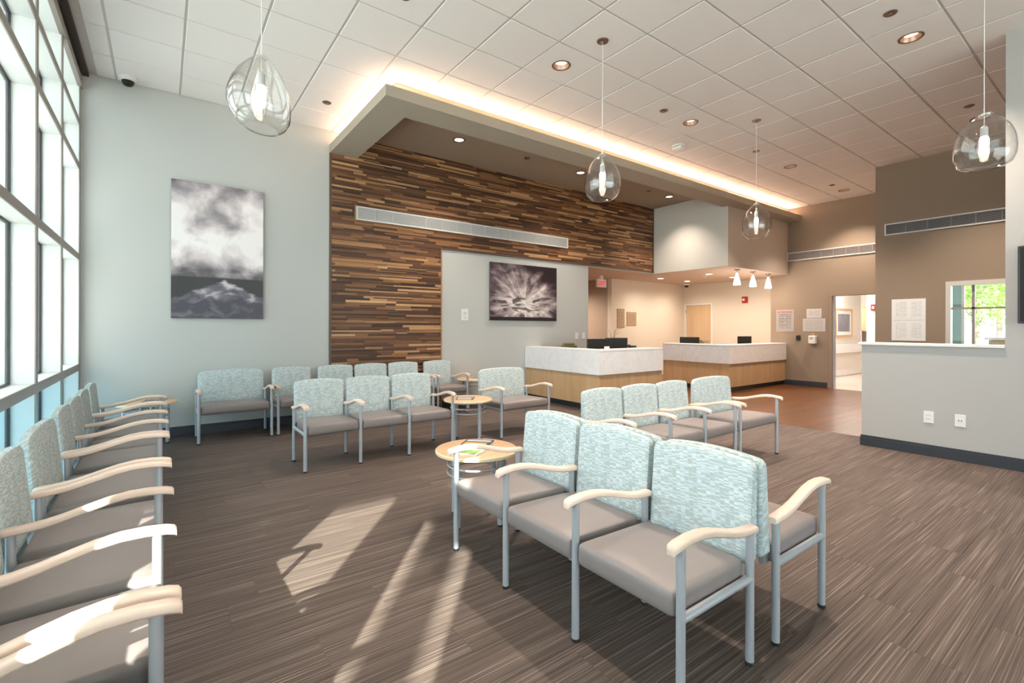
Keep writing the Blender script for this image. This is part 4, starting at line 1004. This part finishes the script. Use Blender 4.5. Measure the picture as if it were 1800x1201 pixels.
for x, lb in ((6.97, 'left'), (7.17, 'right')):
    s = plate('light_switch', f'{lb} of two light switches at the end of the grey back wall', 'switch', (x, YB, 1.19), 0, 0.085, 0.13, 'light switches'); part('toggle', B(-0.018, -0.011, -0.035, 0.018, -0.007, 0.035), 'trimw', s)
s = plate('control_plate', 'white wall plate between the wood strips and the wide picture', 'wall plate', (4.27, YB, 1.585), 0, 0.14, 0.20)
part('dial', B(-0.03, -0.014, 0.0, 0.03, -0.007, 0.045), 'blade', s); part('key', B(-0.02, -0.012, -0.06, 0.02, -0.007, -0.04), 'blade', s)
s = plate('wall_outlet', 'white outlet low on the pale wall by the corner table', 'outlet', (0.02, YB, 0.42), 0, 0.075, 0.12)
for z in (-0.025, 0.025): part('socket', B(-0.016, -0.009, z - 0.014, 0.016, -0.007, z + 0.014), 'blade', s)
sz = thing('sanitizer_dispenser', 'white hand sanitizer dispenser beside the doorway', 'dispenser', (X1, 4.75, 1.10))
part('housing', B(-0.12, -0.075, -0.1, 0, 0.075, 0.09), 'white', sz, bevel=0.018); part('label', B(-0.122, -0.03, 0.0, -0.12, 0.045, 0.06), 'grille_back', sz); part('bracket', B(-0.03, -0.02, 0.09, 0, 0.02, 0.14), 'framew', sz)
cr = thing('card_reader', 'small black card reader on the far tan wall', 'card reader', (X1, 5.08, 1.13))
part('body', B(-0.03, -0.045, -0.055, 0, 0.045, 0.055), 'black', cr, bevel=0.006); part('status_light', B(-0.028, -0.03, 0.055, 0, 0.03, 0.07), 'redtext', cr)
fa = thing('fire_alarm', 'red fire alarm strobe on the cream reception wall', 'alarm', (12.75, 6.65, 2.13))
part('body', B(-0.05, -0.075, -0.085, 0, 0.075, 0.085), 'red', fa, bevel=0.008); part('strobe', B(-0.075, -0.01, -0.03, -0.05, 0.05, 0.03), 'white', fa, bevel=0.006)
ex = thing('exit_sign', 'red EXIT sign hanging at the corridor entrance', 'exit sign', (8.83, 8.25, 2.47), math.radians(0))
part('box', B(-0.16, -0.03, -0.10, 0.16, 0.03, 0.10), 'white', ex, bevel=0.004); part('mount', B(-0.04, -0.03, 0.10, 0.04, 0.03, ZR - 2.47), 'white', ex)
letters('EXIT', ex, (0, -0.032, -0.004), RY, 0.138, 'exitred', 0.002)
# wall TV at right edge
tv = thing('wall_television', 'black flat television on the grey wall at the right edge', 'television', (X3, 0.30, 1.78))
part('housing', B(-0.10, -0.62, -0.37, -0.045, 0.49, 0.36), 'black', tv, bevel=0.006); part('display', B(-0.102, -0.60, -0.35, -0.10, 0.475, 0.345), 'screen', tv); part('bracket', B(-0.045, -0.25, -0.2, 0, 0.15, 0.2), 'metal', tv)
# desk lamp-like black item at the wall
# ================================================================== CEILING FIXTURES
def downlight(label, x, y, z, watts, recessed=True, lens_m='lens', cone=math.radians(105), soft=0.7):
    e = thing('downlight', label, 'ceiling light', (x, y, z), 0, 'recessed downlights')
    if recessed:
        part('trim_ring', MB().lathe([(0.104, -0.001), (0.102, -0.006), (0.084, -0.006), (0.082, 0.0)], 32, cap=False), 'bronze', e, True)
        part('reflector', MB().lathe([(0.082, 0.0), (0.072, 0.024), (0.064, 0.042)], 32, cap=False), 'reflector', e, True)
        part('lens', MB().lathe([(0.065, 0.038), (0.0645, 0.040)], 24), lens_m, e)
        spot(e, (0, 0, 0.030), watts, cone, soft)
    else:
        part('trim_ring', MB().lathe([(0.098, 0.0), (0.094, -0.008), (0.07, -0.008), (0.068, -0.001)], 32, cap=False), 'bronze' if lens_m == 'lens' else 'white', e, True)
        part('lens', MB().lathe([(0.068, -0.0035), (0.067, -0.003)], 24), lens_m, e)
        spot(e, (0, 0, -0.012), watts, cone, soft)
    return e
names = ['nearest downlight in the row along the cove', 'second downlight along the cove row', 'third downlight along the cove row', 'farthest downlight near the tan wall',
         'large-looking downlight at the upper right', 'downlight partly behind the right pendant', 'unseen downlight added above the viewpoint on the left', 'unseen downlight added above the viewpoint on the right']
for (x, y), lb in zip(DL, names):
    sx, sy = snap(x, y); downlight(lb, sx, sy, ZC, 240 if 'viewpoint' in lb else 330)
for x, lb in ((3.63, 'left downlight in the brown recess above the wood wall'), (6.19, 'middle downlight in the brown recess'), (8.86, 'right downlight in the brown recess beside the bulkhead')):
    downlight(lb, x, 6.3, ZC - 0.02, 190, False, 'lens', math.radians(110), 1.0)
M['lens2'] = mat('white_lamp_lens', (1, 0.95, 0.9), 0.4, emit=(1, 0.88, 0.76), estr=7)
for x, y, lb in ((10.52, 7.74, 'front left'), (11.73, 7.75, 'back left'), (10.57, 6.4, 'near middle'), (11.72, 6.44, 'one behind the small pendants'), (8.4, 9.6, 'unseen one added to brighten the corridor')):  # last one is unseen, added to brighten the dark corridor walls
    downlight(f'reception downlight, {lb}', x, y, ZR - 0.004, 300 if y > 9 else 90, False, 'lens2', math.radians(158), 1.0)
spr_me = MB().lathe([(0.055, 0.0), (0.05, -0.006), (0.02, -0.008), (0.018, -0.02), (0.0, -0.02)], 24, cap=False)
sp_spots = [(1.69, 6.31), (1.69, 3.88), (5.34, 3.88), (7.77, 3.88), (10.81, 3.88), (5.34, 1.455), (8.38, 1.455)]
sp_lb = ['by the soffit corner above the tall picture', 'at the top edge of the view', 'between two downlights of the cove row', 'near the small pendant along the cove row', 'beside the farthest downlight', 'at the top right near the large downlight', 'left of the right pendant']
for (x, y), lb in zip(sp_spots, sp_lb):
    sx, sy = snap(x, y); e = thing('sprinkler', f'small bronze sprinkler cover {lb}', 'sprinkler', (sx, sy, ZC), 0, 'sprinkler covers')
    part('cover', spr_me, 'bronze', e, True)
for x, lb in ((4.94, 'left'), (8.16, 'right')):
    e = thing('sprinkler', f'{lb} of two sprinkler heads in the brown recess ceiling', 'sprinkler', (x, 6.3, ZC - 0.02), 0, 'sprinkler covers'); part('cover', spr_me, 'bronze', e, True)
e = thing('sprinkler', 'sprinkler cover in the low reception ceiling', 'sprinkler', (10.95, 6.75, ZR - 0.004), 0, 'sprinkler covers'); part('cover', spr_me, 'trimw', e, True)
sm = thing('smoke_detector', 'white strobe detector on the ceiling beside the cove', 'detector', (*snap(6.35, 4.5), ZC))
part('base', MB().lathe([(0.10, 0), (0.10, -0.02), (0.09, -0.025)], 32), 'white', sm, True); part('strobe', B(-0.055, -0.085, -0.06, 0.055, 0.085, -0.025), 'white', sm, bevel=0.012); part('lens', B(-0.02, -0.05, -0.07, 0.02, 0.05, -0.06), 'trimw', sm)
def dome_cam(label, x, y, z, s):
    d = thing('security_camera', label, 'camera', (x, y, z), 0, 'dome cameras')
    part('base', MB().lathe([(0.075 * s, 0), (0.075 * s, -0.02 * s), (0.068 * s, -0.034 * s), (0.055 * s, -0.038 * s)], 32), 'white', d, True)
    part('dome', MB().lathe([(0.052 * s, -0.038 * s), (0.048 * s, -0.06 * s), (0.035 * s, -0.078 * s), (0.015 * s, -0.087 * s), (0.002, -0.088 * s)], 24), 'screen', d, True)
dome_cam('white dome camera in the corner above the tall picture', -0.32, 7.05, ZC, 1.15)
dome_cam('small dome camera in the reception corner', 12.45, 8.25, ZR - 0.004, 1.2)

# ---- glass pendants
def pendant(label, x, y, z0, h, w_, lean, prof, n=40, tilt=0.0):
    e = thing('glass_pendant', label, 'pendant light', (x, y, z0), 0, 'blown glass pendants')
    top = ZC - z0
    part('canopy', MB().lathe([(0.058, top), (0.056, top - 0.010), (0.02, top - 0.014), (0.008, top - 0.03), (0.0, top - 0.03)], 28, cap=False), 'bronze', e, True)
    part('cord', MB().tube([(0, 0, h * 0.80), (0, 0, top - 0.02)], 0.0028, 8), 'trimw', e)
    def fn(q):
        f = q[2] / h; s_ = math.sin(PI * min(1, max(0, f)))
        return (q[0] + lean[0] * s_ + tilt * 0, q[1] + lean[1] * s_, q[2] + tilt * q[0] * (1 - f))
    part('glass_shade', MB().lathe([(r * w_ / 2, z * h) for r, z in prof], n, fn=fn, cap=False), 'blown', e, True)
    part('collar', MB().lathe([(0.030, h * 0.97), (0.034, h * 0.985), (0.034, h * 1.0), (0.012, h * 1.01), (0.006, h * 1.04)], 20), 'blade', e, True)
    part('socket', MB().lathe([(0.021, h * 0.60), (0.023, h * 0.62), (0.023, h * 0.76), (0.008, h * 0.80)], 20), 'blade', e, True)
    part('bulb', MB().lathe([(0.018, h * 0.60), (0.027, h * 0.56), (0.029, h * 0.46), (0.024, h * 0.40), (0.010, h * 0.375), (0.002, h * 0.37)], 20), 'bulb', e, True)
    part('bulb_sleeve', MB().lathe([(0.036, h * 0.61), (0.038, h * 0.55), (0.040, h * 0.36), (0.028, h * 0.26), (0.024, h * 0.15)], 24, cap=False), 'blown', e, True)
    glow(e, (0, 0, h * 0.48), 45)
    return e
egg = [(0.52, 0.0), (0.60, 0.012), (0.78, 0.07), (0.93, 0.17), (1.0, 0.32), (0.98, 0.46), (0.88, 0.61), (0.70, 0.76), (0.46, 0.89), (0.29, 0.955), (0.20, 0.99), (0.17, 1.0)]
rnd = [(0.48, 0.0), (0.58, 0.01), (0.80, 0.08), (0.96, 0.22), (1.0, 0.38), (0.95, 0.55), (0.80, 0.70), (0.55, 0.83), (0.32, 0.92), (0.20, 0.98), (0.17, 1.0)]
squat = [(0.50, 0.0), (0.62, 0.01), (0.84, 0.07), (0.97, 0.20), (1.0, 0.36), (0.95, 0.56), (0.82, 0.72), (0.58, 0.87), (0.36, 0.93), (0.26, 0.965), (0.29, 1.0)]
pendant('glass pendant lamp nearest the windows at upper left', 0.50, 3.34, 2.60, 0.455, 0.365, (-0.01, 0.01), egg, tilt=-0.12)
pendant('egg-shaped glass pendant lamp in the middle below the cove', 3.545, 3.30, 2.635, 0.455, 0.36, (0.0, 0.0), egg)
pendant('small-looking round glass pendant lamp farthest from the viewer', 6.615, 3.30, 2.60, 0.48, 0.375, (0.0, 0.0), rnd)
pendant('squat glass pendant lamp at the right edge', 5.10, 0.80, 2.585, 0.425, 0.365, (0.0, 0.0), squat, tilt=0.15)
# ---- small cone pendants over the far counter
for x, lb in ((10.24, 'left'), (10.94, 'middle'), (11.66, 'right')):
    e = thing('mini_pendant', f'{lb} of three small white cone pendants over the farther counter', 'pendant light', (x, 5.53, 2.315), 0, 'mini pendants')
    t_ = ZR - 0.004 - 2.315
    part('canopy', MB().lathe([(0.065, t_), (0.06, t_ - 0.014), (0.01, t_ - 0.02), (0.0, t_ - 0.02)], 24, cap=False), 'bronze', e, True)
    part('stem', MB().tube([(0, 0, 0.26), (0, 0, t_ - 0.01)], 0.006, 8), 'bronze', e)
    part('shade', MB().lathe([(0.072, 0.0), (0.075, 0.010), (0.062, 0.09), (0.040, 0.18), (0.018, 0.25), (0.011, 0.27)], 28), 'shade', e, True)
    glow(e, (0, 0, -0.06), 7)

# clinic corridor ceiling lights (beyond the doorway)
for x, lb in ((14.3, 'first'), (17.7, 'added unseen second')):  # second panel is unseen, added to brighten the cabinets
    e = thing('ceiling_panel_light', f'{lb} flat ceiling light in the corridor beyond the doorway', 'ceiling light', (x, 4.75 if x < 16 else 6.4, 2.8), 0, 'corridor lights')
    part('frame', B(-0.62, -0.32, -0.012, 0.62, 0.32, 0.0), 'trimw', e); part('diffuser', B(-0.6, -0.3, -0.016, 0.6, 0.3, -0.012), mat('panel_diffuser', (1, 1, 1), 0.5, emit=(1, 0.97, 0.94), estr=26), e)
